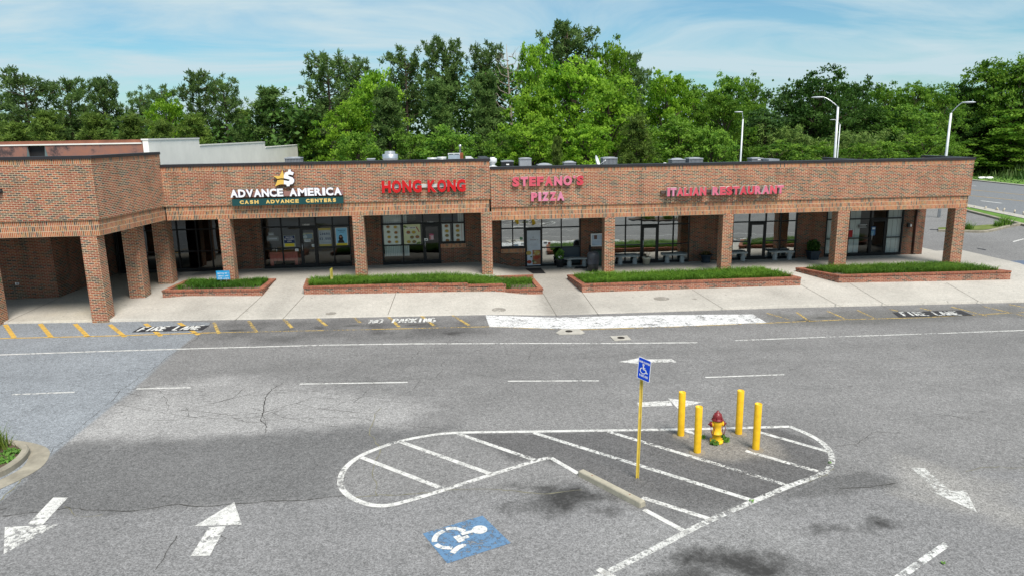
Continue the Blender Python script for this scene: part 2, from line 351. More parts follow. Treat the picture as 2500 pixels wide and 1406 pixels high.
# ---------------------------------------------------------------- ground
g = MB(); g.face([(-900, -300, -.9), (900, -300, -.9), (900, 1500, -.9), (-900, 1500, -.9)])
M['field'] = plain('rough_grass_ground', (.05, .085, .022), .95, 0, .4, .6)
struct(g.build('ground', M['field']), 'rough green ground reaching to the horizon', 'ground')
# the car park: one sheet whose asphalt ages from patch to patch
def axis(lo, hi, a, b, fine, coarse):
    return np.unique(np.round(np.concatenate([np.arange(lo, a, coarse), np.arange(a, b, fine), np.arange(b, hi+coarse, coarse)]), 3))
ax_ = axis(-60, 78, -21, 25, .11, .9); ay_ = axis(-75, 62, -29, -3.2, .11, .9)
GX, GY = np.meshgrid(ax_, ay_, indexing='ij'); nxx, nyy = GX.shape
jx = (fbm(GX, GY, 1.6, 3)-.5)*.9+(fbm(GX, GY, .35, 8, 2)-.5)*.3; jy = (fbm(GX, GY, 1.6, 13)-.5)*.9+(fbm(GX, GY, .35, 18, 2)-.5)*.3
def lp(P): return [lot(*p)[:2] for p in P]
def mask(P, soft=.25, jit=1.): return 1-ss((segd(GX+jx*jit, GY+jy*jit, lp(P))+soft/2)/soft)
base = np.array([.181, .177, .175]); C = np.ones((nxx, nyy, 3))*base
def lay(m, c): global C; C = C*(1-m[..., None])+np.array(c)*m[..., None]
lay(mask([(350, 945), (470, 935), (600, 925), (760, 938), (900, 955), (1060, 992), (1010, 1022), (900, 1042), (640, 1062), (150, 1085), (240, 1000)], 1.0, 1.4), (.268, .262, .258))
lay(mask([(150, 1085), (640, 1062), (900, 1045), (1100, 1050), (870, 1115), (832, 1170), (850, 1210), (690, 1226), (330, 1247), (60, 1258), (-60, 1262), (-40, 1215), (100, 1125)], .7, 1.1), (.131, .129, .129))
lay(mask([(-900, 1275), (60, 1258), (330, 1247), (690, 1226), (850, 1212), (1100, 1190), (1300, 1200), (1420, 1165), (1575, 1245), (1675, 1298), (1840, 1222), (2010, 1160), (2200, 1150), (2500, 1148), (3600, 1140), (3200, 1700), (-900, 1700)], .3, .7), (.186, .183, .184))
lay(mask([(1115, 1058), (1300, 1055), (1900, 1045), (2000, 1078), (2028, 1120), (2000, 1158), (1840, 1222), (1670, 1298), (1575, 1240), (1410, 1153), (1345, 1116), (1250, 1120)], .2, .4)*.85, (.096, .093, .093))
lay(mask([(1640, 1062), (1700, 1040), (1790, 1040), (1880, 1060), (1910, 1100), (1800, 1125), (1690, 1125), (1660, 1095)], .5, 1.)*.8, (.215, .20, .18))
lay(mask([(2200, 1130), (2300, 1140), (2500, 1190), (2500, 1225), (2290, 1190), (2190, 1175)], .8, 1.3)*.6, (.25, .24, .225))
lay(mask([(515, 786), (300, 970), (105, 1125), (0, 1222), (-400, 1500), (-3000, 1200), (-2000, 780)], .05, .12), (.205, .219, .236))
lay(mask([(1885, 1212), (2010, 1160), (2100, 1148), (2188, 1162), (2196, 1186), (2120, 1198), (2040, 1212)], .15, .5)*.75, (.105, .103, .102))
lay(mask([(2185, 1140), (2290, 1150), (2370, 1192), (2500, 1236), (2600, 1300), (2330, 1236), (2205, 1205)], .6, 1.2)*.8, (.245, .236, .224))
lay(mask([(1500, 1300), (1700, 1240), (1850, 1240), (2050, 1330), (1900, 1420), (1500, 1440)], 1.2, 1.5)*.5, (.225, .222, .22))
lay(mask([(1450, 1212), (1560, 1198), (1640, 1215), (1660, 1238), (1590, 1246)], .3, .6)*.7, (.15, .147, .145))
# dark fire lane, oil and water stains
fl = mask([(530, 790), (1195, 772), (1195, 812), (900, 830), (480, 832)], 1.0, 1.5)*.55*fbm(GX, GY, .8, 31)*1.6; lay(np.clip(fl, 0, .8), (.062, .06, .06))
fl = mask([(1870, 770), (2500, 742), (2500, 775), (1900, 800)], .8, 1.2)*.5; lay(fl, (.10, .098, .09))
STN = np.zeros((nxx, nyy))
for px, py, rx, ry, a, s in [(1375, 1215, 1.25, .75, .85, 41), (1330, 1240, .7, .5, .6, 42), (1460, 1250, .35, .25, .6, 47), (2035, 1287, .62, .33, .8, 43), (2160, 1283, .66, .33, .8, 44), (2100, 1290, 1.5, .6, .25, 46), (1800, 1385, 1.3, .6, .85, 45), (1885, 1360, .5, .3, .6, 48), (1690, 1405, .8, .4, .7, 52), (1045, 1340, .3, .18, .5, 49), (1060, 925, .7, .25, .25, 50), (1000, 855, .8, .25, .3, 51), (1100, 835, 1., .25, .35, 53), (2330, 1330, .5, .15, .35, 54), (975, 1370, .4, .2, .35, 55), (690, 805, .8, .3, .5, 56), (1950, 783, .8, .25, .6, 57), (930, 812, .9, .3, .5, 58), (560, 806, .5, .2, .7, 64), (610, 822, .45, .12, .6, 65), (780, 800, .5, .2, .6, 66), (870, 795, .7, .3, .7, 67), (1020, 792, .8, .35, .6, 68), (1110, 812, .7, .25, .7, 69), (1230, 815, .6, .2, .5, 90), (2010, 775, .5, .2, .6, 91), (2190, 778, .7, .15, .4, 92), (1640, 835, .4, .15, .35, 93), (1720, 1000, .35, .12, .3, 94), (2120, 925, .9, .3, .25, 96), (310, 800, .25, .08, .5, 97), (130, 842, .3, .1, .4, 98), (95, 1030, .3, .12, .4, 99), (700, 1085, 1.2, .3, .3, 101), (1010, 1130, .4, .12, .5, 102), (960, 1128, .25, .1, .5, 103)]:
    p = lot(px, py); q = np.hypot((GX-p[0])/rx, (GY-p[1])/ry); n = fbm(GX, GY, .5, s); n2 = fbm(GX, GY, .16, s+60, 2)
    STN = np.maximum(STN, np.clip((1.15-q)*.8+(n-.5)*1.7+.2, 0, 1)*a*np.clip(2.2-q, 0, 1))
C *= (1+(fbm(GX, GY, 6, 71)-.5)*.22+(fbm(GX, GY, 1.1, 75)-.5)*.22+(fbm(GX, GY, .3, 78, 2)-.5)*.12)[..., None]
# wheel tracks polished along the two lanes and round the left end of the island
for yc, a_ in [(-11.1, -.07), (-12.6, -.07), (-14.4, .06), (-15.9, .06), (-8.2, -.05)]: C *= (1+a_*np.exp(-((GY-yc-.03*(GX-2)+(fbm(GX, GY, 7, 61)-.5)*.9)/.33)**2)*(.4+fbm(GX, GY, 3, 63)))[..., None]
# faint drag marks along the lanes
C *= (1+.05*np.sin(GY*2.1+fbm(GX, GY, 9, 81)*5)*fbm(GX, GY, 4, 85))[..., None]
V = np.stack([GX, GY, lotz(GX)-.0], -1).reshape(-1, 3)
I = np.arange(nxx*nyy).reshape(nxx, nyy); F = np.stack([I[:-1, :-1], I[1:, :-1], I[1:, 1:], I[:-1, 1:]], -1).reshape(-1, 4)
def npmesh(name, V, F, mats, parent=None, tone=None, col=None, smooth=False):
    me = bpy.data.meshes.new(name); me.vertices.add(len(V)); me.vertices.foreach_set('co', np.asarray(V, 'f').ravel())
    k = F.shape[1]; me.loops.add(F.size); me.loops.foreach_set('vertex_index', F.astype('i').ravel())
    me.polygons.add(len(F)); me.polygons.foreach_set('loop_start', np.arange(len(F), dtype='i')*k)
    if tone is not None: a = me.attributes.new('tone', 'FLOAT', 'FACE'); a.data.foreach_set('value', np.asarray(tone, 'f'))
    if col is not None: a = me.attributes.new('ageing', 'FLOAT_COLOR', 'POINT'); a.data.foreach_set('color', np.concatenate([col, np.zeros((len(col), 1))] if col.shape[1] == 3 else [col], 1).astype('f').ravel())
    for m in (mats if isinstance(mats, (list, tuple)) else [mats]): me.materials.append(m)
    me.update(calc_edges=True); me.validate()
    if smooth: me.polygons.foreach_set('use_smooth', np.ones(len(F), bool))
    o = bpy.data.objects.new(name, me); COL.objects.link(o)
    if parent: o.parent = parent
    return o
def aggregate(name, attr=None, col=(.15, .15, .15), fine=60., amp=.5, spec=.25, rough=.88, speck=.6):
    m, t, b, L = mat(name)
    tcn = N(t, 'ShaderNodeTexCoord')
    no = N(t, 'ShaderNodeTexNoise'); no.inputs['Scale'].default_value = fine*.22; no.inputs['Detail'].default_value = 6; no.inputs['Roughness'].default_value = .8; L(tcn.outputs['Object'], no.inputs['Vector'])
    vo = N(t, 'ShaderNodeTexVoronoi'); vo.inputs['Scale'].default_value = fine; L(tcn.outputs['Object'], vo.inputs['Vector'])
    sx = N(t, 'ShaderNodeSeparateColor'); L(vo.outputs['Color'], sx.inputs[0])
    a = N(t, 'ShaderNodeMapRange'); a.inputs[3].default_value = 1-speck; a.inputs[4].default_value = 1+speck; L(sx.outputs[0], a.inputs[0])
    c = N(t, 'ShaderNodeMapRange'); c.inputs[1].default_value = .3; c.inputs[2].default_value = .7; c.inputs[3].default_value = 1-amp; c.inputs[4].default_value = 1+amp; L(no.outputs['Fac'], c.inputs[0])
    mu = N(t, 'ShaderNodeMath', operation='MULTIPLY'); L(a.outputs[0], mu.inputs[0]); L(c.outputs[0], mu.inputs[1])
    mc = N(t, 'ShaderNodeMix', data_type='RGBA', blend_type='MULTIPLY'); mc.inputs[0].default_value = 1; mc.clamp_result = False
    if attr:
        at_ = N(t, 'ShaderNodeAttribute', attribute_name=attr); L(at_.outputs['Color'], mc.inputs[6])
    else: mc.inputs[6].default_value = (*col, 1)
    L(mu.outputs[0], mc.inputs[7]); last = mc.outputs[2]
    if attr:
        n5 = N(t, 'ShaderNodeTexNoise'); n5.inputs['Scale'].default_value = 9.; n5.inputs['Detail'].default_value = 9; n5.inputs['Roughness'].default_value = .82; L(tcn.outputs['Object'], n5.inputs['Vector'])
        q1_ = N(t, 'ShaderNodeMath', operation='ADD'); L(n5.outputs['Fac'], q1_.inputs[0]); L(at_.outputs['Alpha'], q1_.inputs[1])
        q2_ = N(t, 'ShaderNodeMapRange'); q2_.inputs[1].default_value = .76; q2_.inputs[2].default_value = 1.36; q2_.inputs[4].default_value = .95; L(q1_.outputs[0], q2_.inputs[0])
        f1_ = N(t, 'ShaderNodeTexNoise'); f1_.inputs['Scale'].default_value = 4.2; f1_.inputs['Detail'].default_value = 3; f1_.inputs['Roughness'].default_value = .5; L(tcn.outputs['Object'], f1_.inputs['Vector'])
        f2_ = N(t, 'ShaderNodeMapRange'); f2_.inputs[1].default_value = .69; f2_.inputs[2].default_value = .75; f2_.inputs[3].default_value = 0.; f2_.inputs[4].default_value = .45; L(f1_.outputs['Fac'], f2_.inputs[0])
        f3_ = N(t, 'ShaderNodeMath', operation='MAXIMUM'); L(q2_.outputs[0], f3_.inputs[0]); L(f2_.outputs[0], f3_.inputs[1]); q2_ = f3_
        q3_ = N(t, 'ShaderNodeMix', data_type='RGBA'); q3_.inputs[7].default_value = (.032, .031, .030, 1); L(q2_.outputs[0], q3_.inputs[0]); L(last, q3_.inputs[6]); last = q3_.outputs[2]
    L(last, b.inputs['Base Color']); b.inputs['Roughness'].default_value = rough; b.inputs['Specular IOR Level'].default_value = spec
    bp = N(t, 'ShaderNodeBump'); bp.inputs['Strength'].default_value = .35; bp.inputs['Distance'].default_value = .01; L(no.outputs['Fac'], bp.inputs['Height']); L(bp.outputs[0], b.inputs['Normal'])
    return m
M['asphalt'] = aggregate('aged_asphalt', 'ageing', fine=46., amp=.30, speck=.37)
LOT = npmesh('parking_lot', V, F, M['asphalt'], col=np.concatenate([C, STN[..., None]], -1).reshape(-1, 4))
struct(LOT, 'grey weathered asphalt of the parking lot with patches and oil stains', 'parking lot')

# ---------------------------------------------------------------- painted markings, cracks: parts of the parking lot
Z4 = lambda x, y: lotz(x)+.006
Z3 = lambda x, y: lotz(x)+.003
def pstripe(name, paths, w, m, label=None, sm=False, zf=Z4):
    mb = MB()
    for P in paths:
        q = [lot(*p)[:2] for p in P]
        if sm: q = smoothline(q, 6)
        strip(mb, q, w, zf)
    o = mb.build(name, m, LOT)
    if label: o['label'] = label
    return o
def ppoly(name, polys, m, label=None, zf=Z4):
    mb = MB()
    for P in polys:
        q = [lot(*p)[:2] for p in P]
        a = sum(q[i][0]*q[(i+1) % len(q)][1]-q[(i+1) % len(q)][0]*q[i][1] for i in range(len(q)))
        if a < 0: q = q[::-1]
        mb.face([(p[0], p[1], float(zf(*p[:2]))) for p in q])
    o = mb.build(name, m, LOT)
    if label: o['label'] = label
    return o
pstripe('lane_line', [[(-300, 874), (0, 866), (200, 859), (500, 850), (800, 842), (1000, 839), (1300, 838), (1500, 838), (1703, 836)]], .11, M['wpaint'], 'long white line along the fire lane')
pstripe('lane_line', [[(1795, 831), (2000, 823), (2250, 815), (2500, 806), (2800, 795)]], .10, M['wpaint2'], 'worn white line running to the right edge')
for a, b in [((30, 963), (182, 957)), ((333, 949), (465, 946)), ((732, 937), (995, 933)), ((1240, 930), (1462, 929)), ((1722, 921), (1916, 914))]: pstripe('lane_dash', [[a, b]], .09, M['wpaint'])
pstripe('lane_dash', [[(2203, 904), (2390, 901)]], .08, M['wpaint3'], 'faded white lane dash'); pstripe('lane_dash', [[(395, 1081), (640, 1075)]], .07, M['wpaint3'], 'faded white lane dash')
for k, (a, b) in enumerate([((13, 792), (35, 824)), ((98, 790), (125, 823)), ((183, 790), (215, 822)), ((268, 792), (305, 822)), ((355, 790), (393, 820)), ((437, 788), (485, 817)), ((522, 787), (535, 814)), ((607, 783), (627, 811)), ((693, 779), (713, 800)), ((775, 777), (797, 795)), ((863, 773), (880, 788)), ((945, 770), (975, 798)), ((1025, 768), (1060, 795)), ((1100, 766), (1145, 794)), ((1872, 764), (1927, 780)), ((1945, 762), (1976, 784)), ((2019, 759), (2067, 779)), ((2093, 757), (2138, 778)), ((2172, 755), (2192, 759)), ((2246, 752), (2273, 758)), ((2323, 749), (2410, 771)), ((2397, 747), (2500, 771)), ((2463, 743), (2540, 757)), ((-75, 794), (-58, 825))]):
    pstripe('fire_lane_stripe', [[a, b]], .16 if k < 6 else (.13 if k < 14 else .10), M['ypaint'] if k < 6 else M['ypaint2'])
pstripe('fire_lane_edge', [[(-300, 833), (0, 826), (250, 820), (510, 812)]], .10, M['ypaint']); pstripe('fire_lane_edge', [[(510, 812), (850, 805), (1195, 797), (1395, 805), (1600, 799), (1880, 788), (2060, 780), (2250, 775), (2500, 762)]], .08, M['ypaint2'])
ppoly('white_block', [[(1185, 769), (1195, 798), (1400, 803), (1640, 797), (1873, 788), (1838, 767), (1600, 769), (1350, 775)]], paint('cracked_white_paint', (.66, .66, .66), .42, 5.), 'cracked white painted block beside the curb')
for nm, lb, P in [('painted_arrow', 'white arrow behind the blue sign, pointing left', [[(1510, 883), (1564, 873), (1560, 888)], [(1575, 877), (1640, 876), (1652, 884), (1566, 885)]]),
    ('painted_arrow', 'white arrow behind the bollards, pointing right', [[(1716, 982), (1631, 972), (1654, 997)], [(1554, 982), (1636, 978), (1642, 990), (1560, 993)]]),
    ('painted_arrow', 'white arrow in the lower left corner, pointing to the viewer', [[(130, 1214), (166, 1214), (105, 1280), (67, 1280)], [(141, 1280), (12, 1286), (9, 1352)]]),
    ('painted_arrow', 'white arrow pointing away from the viewer', [[(572, 1225), (590, 1280), (475, 1284)], [(510, 1287), (552, 1283), (512, 1356), (465, 1357)]])]: ppoly(nm, P, M['wpaint'], lb)
ppoly('painted_arrow', [[(2273, 1199), (2359, 1197), (2385, 1250)], [(2225, 1142), (2257, 1142), (2322, 1198), (2290, 1203)]], M['wpaint2'], 'worn white arrow near the right edge')
# hatched island
isl = [(1928, 1041), (1700, 1047), (1500, 1050), (1300, 1053), (1115, 1056), (1040, 1064), (975, 1077), (920, 1095), (876, 1115), (845, 1140), (832, 1165), (834, 1190), (855, 1212), (890, 1228), (925, 1234), (960, 1231), (1020, 1215), (1100, 1190), (1200, 1158), (1310, 1124), (1345, 1117)]
pstripe('island_outline', [isl], .13, M['wpaint'], 'white rounded outline of the hatched island', True)
pstripe('island_outline', [[(1345, 1117), (1412, 1156)], [(1572, 1243), (1675, 1298)]], .12, M['wpaint'], 'short white line at the wheel stop')
pstripe('island_outline', [[(1928, 1041), (1965, 1056), (2000, 1075), (2024, 1098), (2031, 1120), (2024, 1142), (2003, 1158), (1925, 1187), (1840, 1223), (1735, 1269), (1670, 1301), (1600, 1338), (1520, 1378), (1460, 1408), (1390, 1446)]], .14, M['wpaint2'], 'worn white right edge of the hatched island', True)
for a, b, w in [((880, 1115), (1080, 1192), 0), ((978, 1078), (1200, 1157), 0), ((1118, 1058), (1310, 1124), 0), ((1303, 1056), (1840, 1222), 1), ((1485, 1053), (1925, 1185), 1), ((1670, 1050), (1722, 1066), 1), ((1820, 1100), (2003, 1152), 0), ((1845, 1052), (2022, 1102), 1), ((1568, 1214), (1738, 1268), 0), ((1460, 1388), (1500, 1410), 0)]:
    pstripe('hatch_stripe', [[a, b]], .13, M['wpaint'] if not w else M['wpaint2'])
pstripe('stall_line', [[(2312, 1327), (2150, 1440)]], .13, paint('broken_paint', (.66, .66, .64), .66, 5.), 'broken white stall line at the lower right')
# lettering on the asphalt: stencil strokes in a unit cell
ST = {'F': [(0, 0, 0, 1), (.12, 1, .8, 1), (.12, .52, .65, .52)], 'I': [(.4, 0, .4, 1)], 'R': [(0, 0, 0, 1), (.14, 1, .7, 1), (.8, .92, .8, .6), (.14, .5, .7, .5), (.4, .42, .85, 0)], 'E': [(0, 0, 0, 1), (.14, 1, .85, 1), (.14, .5, .7, .5), (.14, 0, .85, 0)],
      'L': [(0, 0, 0, 1), (.14, 0, .85, 0)], 'A': [(0, 0, .36, 1), (.46, 1, .85, 0), (.25, .35, .6, .35)], 'N': [(0, 0, 0, 1), (.1, .95, .75, .05), (.85, 0, .85, 1)], 'O': [(0, .1, 0, .9), (.1, 1, .75, 1), (.85, .9, .85, .1), (.75, 0, .1, 0)],
      'P': [(0, 0, 0, 1), (.14, 1, .7, 1), (.8, .92, .8, .6), (.7, .5, .14, .5)], 'K': [(0, 0, 0, 1), (.15, .5, .8, 1), (.3, .45, .85, 0)], 'G': [(.8, .95, .1, 1), (0, .9, 0, .1), (.1, 0, .8, 0), (.85, .1, .85, .45), (.85, .5, .5, .5)]}
def ground_text(name, txt, BL, BR, TL, m, label, w=.09):
    a, b, c = [lot(*p)[:2] for p in (BL, BR, TL)]; n = len(txt); mb = MB(); U = (b-a)/n; Vv = c-a
    for i, ch in enumerate(txt):
        for (x0, y0, x1, y1) in ST.get(ch, []):
            q = [a+U*(i+.08+.8*x0)+Vv*y0, a+U*(i+.08+.8*x1)+Vv*y1]
            strip(mb, q, w, lambda x, y: lotz(x)+.010)
    o = mb.build(name, m, LOT); o['label'] = label; return o
ppoly('lettering_box', [[(322, 811), (343, 798), (512, 794), (494, 806)]], M['kpaint'], 'black box under the left FIRE LANE lettering', lambda x, y: lotz(x)+.008)
M['wl'] = paint('stencil_white', (.62, .62, .6), .40, 10., False); M['wl2'] = paint('worn_stencil_white', (.7, .7, .68), .66, 8., False); M['wl3'] = paint('half_worn_stencil_white', (.58, .58, .56), .60, 10., False)
ground_text('painted_lettering', 'FIRE LANE', (333, 808.5), (488, 804), (352, 798.5), M['wl'], 'white FIRE LANE stencil on the left')
ppoly('lettering_box', [[(2195, 775), (2378, 770), (2345, 757), (2178, 762)]], M['kpaint2'], 'dark box under the right FIRE LANE lettering', lambda x, y: lotz(x)+.008)
ground_text('painted_lettering', 'FIRE LANE', (2208, 771), (2352, 768.5), (2194, 762), M['wl3'], 'white FIRE LANE stencil on the right')
ground_text('painted_lettering', 'NO', (900, 789.5), (934, 788), (906, 780.5), M['wl3'], 'half worn white NO stencil'); ground_text('painted_lettering', 'PARKING', (957, 788), (1064, 785.5), (962, 778.5), M['wl'], 'white PARKING stencil')
# accessible parking symbol
ppoly('accessible_symbol_field', [[(1032, 1302), (1178, 1258), (1247, 1325), (1092, 1375)]], M['bpaint'], 'faded blue painted rectangle')
mb = MB(); zz = lambda x, y: lotz(x)+.012
for P, w in [([(1135, 1297), (1110, 1290), (1089, 1292)], .10), ([(1084, 1296), (1068, 1305), (1061, 1316), (1061, 1323)], .10), ([(1064, 1329), (1078, 1336), (1104, 1338)], .10), ([(1126, 1304), (1164, 1294)], .09), ([(1114, 1308), (1128, 1322)], .13), ([(1130, 1314), (1144, 1309)], .09), ([(1104, 1350), (1120, 1336), (1138, 1330)], .11)]: strip(mb, smoothline([lot(*p)[:2] for p in P], 5), w, zz)
c = lot(1171, 1293); mb.face([(c[0]+.145*math.cos(a), c[1]+.145*math.sin(a), float(lotz(c[0]))+.012) for a in np.arange(20)/20*2*math.pi])
mb.build('accessible_symbol', paint('symbol_white', (.60, .60, .58), .42, 12., False), LOT)['label'] = 'white wheelchair user symbol on the blue field'
# cracks and seams
cr_ = MB(); cg = MB()
def crack(P, w, mb, seed):
    q = [lot(*p)[:2] for p in P]; r = np.random.default_rng(seed); out = []
    for i in range(len(q)-1):
        n = max(2, int(np.linalg.norm(q[i+1]-q[i])/.12))
        for t in np.arange(n)/n: out.append(q[i]*(1-t)+q[i+1]*t)
    out.append(q[-1]); out = np.array(out); j = np.cumsum(r.normal(0, .025, out.shape), 0); ln = np.linspace(0, 1, len(out))[:, None]; j -= j[-1]*ln; out = out+j
    strip(mb, out, [w*.5*(.3+r.random()*1.1) for _ in out], Z3)
for i, (P, w) in enumerate([([(648, 1055), (645, 1020), (655, 985), (660, 950), (690, 935)], .05), ([(440, 1000), (560, 1015), (640, 1010), (720, 985), (800, 1000), (930, 1012)], .028), ([(280, 985), (400, 1005), (520, 985), (600, 965), (720, 955)], .025), ([(560, 1015), (600, 1030), (648, 1030)], .025), ([(720, 985), (760, 970), (830, 975)], .022),
    ([(330, 1245), (420, 1232), (520, 1236), (650, 1224), (850, 1208)], .05), ([(0, 1262), (60, 1257), (160, 1247), (330, 1245)], .05), ([(1880, 1215), (2010, 1160)], .02), ([(1090, 880), (1085, 905), (1070, 925), (880, 932)], .02), ([(2040, 1090), (2100, 1080), (2140, 1060), (2230, 1055)], .025), ([(1345, 1118), (1350, 1130)], .02), ([(430, 1310), (380, 1390)], .03), ([(505, 1290), (548, 1310), (500, 1350)], .02), ([(1020, 855), (1000, 880)], .03), ([(860, 865), (1060, 862), (1330, 868)], .02), ([(1330, 838), (1300, 862), (1290, 875)], .03), ([(2050, 1195), (2130, 1185), (2190, 1178)], .05), ([(105, 1125), (300, 970), (515, 787)], .025)]): crack(P, w, cr_, i)
for i, (P, w) in enumerate([([(918, 1120), (915, 1080), (905, 1040), (912, 1010), (930, 995)], .05), ([(918, 1120), (910, 1160), (920, 1210)], .04), ([(855, 1214), (1000, 1206), (1100, 1190), (1200, 1190), (1330, 1205), (1420, 1195)], .06), ([(0, 1222), (100, 1128)], .05), ([(160, 1235), (180, 1262), (250, 1255)], .03), ([(2030, 1140), (2010, 1160), (1925, 1190)], .05), ([(2360, 1150), (2440, 1140), (2500, 1140)], .03)]): crack(P, w, cg, 50+i)
_r = random.Random(31)
for k in range(34):
    x, y = (_r.uniform(270, 1000), _r.uniform(945, 1045)) if k < 24 else (_r.uniform(1000, 2450), _r.uniform(850, 1000)); P = [(x, y)]; a = _r.uniform(-.35, .35)+(1.3 if _r.random() < .25 else 0)
    for _ in range(_r.randint(2, 4)): a += _r.uniform(-.5, .5); l = _r.uniform(25, 70); x += l*math.cos(a); y += l*.3*math.sin(a); P.append((x, y))
    crack(P, .016+.012*_r.random(), cr_, 200+k)
cr_.build('crack', plain('crack_dark', (.05, .048, .045), .95), LOT)['label'] = 'dark cracks in the asphalt'
cg.build('crack', plain('crack_weedy', (.17, .16, .11), .95, 0, .35, 9.), LOT)['label'] = 'cracks filled with pale grit and moss'
# drain covers
for P, (cx, cy), lb in [([(1356, 813), (1373, 803), (1414, 803), (1428, 813), (1418, 816), (1365, 817)], (1389, 809.5), 'concrete drain collar against the white block'), ([(1489, 821), (1531, 819), (1541, 829), (1500, 832)], (1516, 825.5), 'square concrete drain collar out in the lane')]:
    t = thing('drain_cover', lb, 'drain', tuple(lot(cx, cy)), 'drain covers near the curb'); mb = MB()
    q = [lot(*p) for p in P]; mb.prism([tuple(p[:2]) for p in q][::-1], [float(lotz(p[0]))-.02 for p in q][::-1], [float(lotz(p[0]))+.02 for p in q][::-1]); mb.build('collar', M['concrete'], t)
    mb = MB(); c = lot(cx, cy); mb.lathe([(0, .034), (.13, .034), (.14, .0)], c, 20); mb.build('lid', plain('iron_lid', (.05, .045, .04), .6, .5), t)
# ---------------------------------------------------------------- sidewalk
sx_ = np.unique(np.round(np.concatenate([np.arange(-40, -22, .8), np.arange(-22, 27, .15)]), 3)); nt_ = 44
tt = np.concatenate([[0, 0], np.linspace(0, 1, nt_)[1:], np.linspace(0, 1, 14)[1:]+1.])
P = np.zeros((len(sx_), len(tt), 3))
for j, t in enumerate(tt):
    ey = edge_y(sx_); y = np.where(t <= 1, ey*(1-t), (t-1)*4.2); P[:, j, 0] = sx_; P[:, j, 1] = y; P[:, j, 2] = walkz(sx_, y)
P[:, 0, 2] = lotz(sx_)-.15
X_, Y_ = P[..., 0], P[..., 1]
cc = np.ones((*X_.shape, 3))*np.array([.412, .39, .352])
cc *= (1+(fbm(X_, Y_, 4, 91)-.5)*.25+(fbm(X_, Y_, .9, 95)-.5)*.22)[..., None]
bl = np.clip((fbm(X_, Y_, 1.8, 99)-.52)*3, 0, 1)*.35
for ax0, ax1, am in [(1.6, 4.0, .55), (-9.9, -8.6, .25)]: bl = np.maximum(bl, ss((X_-ax0)/.5)*ss((ax1-X_)/.5)*am*(.5+fbm(X_, Y_, 1., 121)))
bl = np.maximum(bl, ss((Y_-.0)/1.)*.35)  # tone goes darker from the column line back to the storefronts
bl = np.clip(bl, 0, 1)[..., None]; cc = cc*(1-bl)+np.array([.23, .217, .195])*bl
ye = ss((X_+19.5)/1.5)*ss((-15.2-X_)/1.)*.45*fbm(X_, Y_, 1.2, 111)[...]; ye = ye[..., None]; cc = cc*(1-ye)+np.array([.40, .33, .19])*ye
I = np.arange(X_.size).reshape(X_.shape); F = np.stack([I[:-1, :-1], I[1:, :-1], I[1:, 1:], I[:-1, 1:]], -1).reshape(-1, 4)
M['walk'] = aggregate('pale_concrete', 'ageing', fine=30., amp=.13, speck=.12, rough=.9)
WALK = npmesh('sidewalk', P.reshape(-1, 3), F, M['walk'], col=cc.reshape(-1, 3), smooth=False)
struct(WALK, 'pale concrete sidewalk in front of the storefronts', 'sidewalk')
jm = MB(); wz = lambda x, y: float(walkz(x, y))+.004
def joint(P, w=.025):
    q = [walk(*p)[:2] for p in P]; q = [q[0]*(1-t)+q[1]*t for t in np.linspace(0, 1, 12)]; strip(jm, q, w, wz)
for P in [[(572, 782), (640, 722)], [(690, 778), (742, 722)], [(947, 768), (968, 712)], [(1360, 772), (1326, 716)], [(1462, 769), (1420, 712)], [(1773, 757), (1690, 707)], [(2060, 751), (1955, 695)], [(2170, 747), (2075, 692)], [(2400, 740), (2310, 690)], [(18, 785), (150, 725)]]: joint(P)
o = jm.build('expansion_joint', plain('joint_dark', (.13, .12, .10), .95), WALK)
mm_ = MB()
for px, py, r in [(808, 765, .22), (1218, 756, .3), (1615, 729, .35), (1695, 730, .14)]:
    c = walk(px, py); mm_.face([(c[0]+r*math.cos(a), c[1]+r*.8*math.sin(a), float(walkz(c[0]+r*math.cos(a), c[1]+r*.8*math.sin(a)))+.006) for a in np.arange(16)/16*2*math.pi])
mm_.build('stain', paint('walk_stain', (.24, .22, .19), .5, 3., False, .45), WALK)['label'] = 'small grey round stains on the sidewalk'

# ---------------------------------------------------------------- the strip mall: three adjoining brick buildings
ZB1, ZB2, ZB0 = 3.6, 3.215, 3.62
CH = .0677
def fascia_wall(mb, xa, xb, y, zb, n, ends=True):
    """soldier band, running bond above (set 5 cm proud), soldier course on top; materials 0 running, 1 soldier"""
    z1 = zb+.61; z2 = z1+n*CH; z3 = z2+.203
    mb.box(xa+.02, xb-.05, y, y+.32, zb, z1, 1, vo=zb)
    mb.box(xa, xb, y-.05, y+.36, z1, z2, 0, vo=z1)
    mb.box(xa, xb, y-.05, y+.36, z2, z3, 1, vo=z2)
    return z3
def coping(mb, xa, xb, y, z): mb.box(xa, xb, y-.085, y+.42, z-.012, z+.10)
def column(name, parent, x0, x1, y0, y1, zb, ztop_, m='brick'):
    mb = MB(); mb.box(x0, x1, y0, y1, zb, ztop_, 0); return mb.build(name, M[m], parent)
YS = 3.4     # storefront line
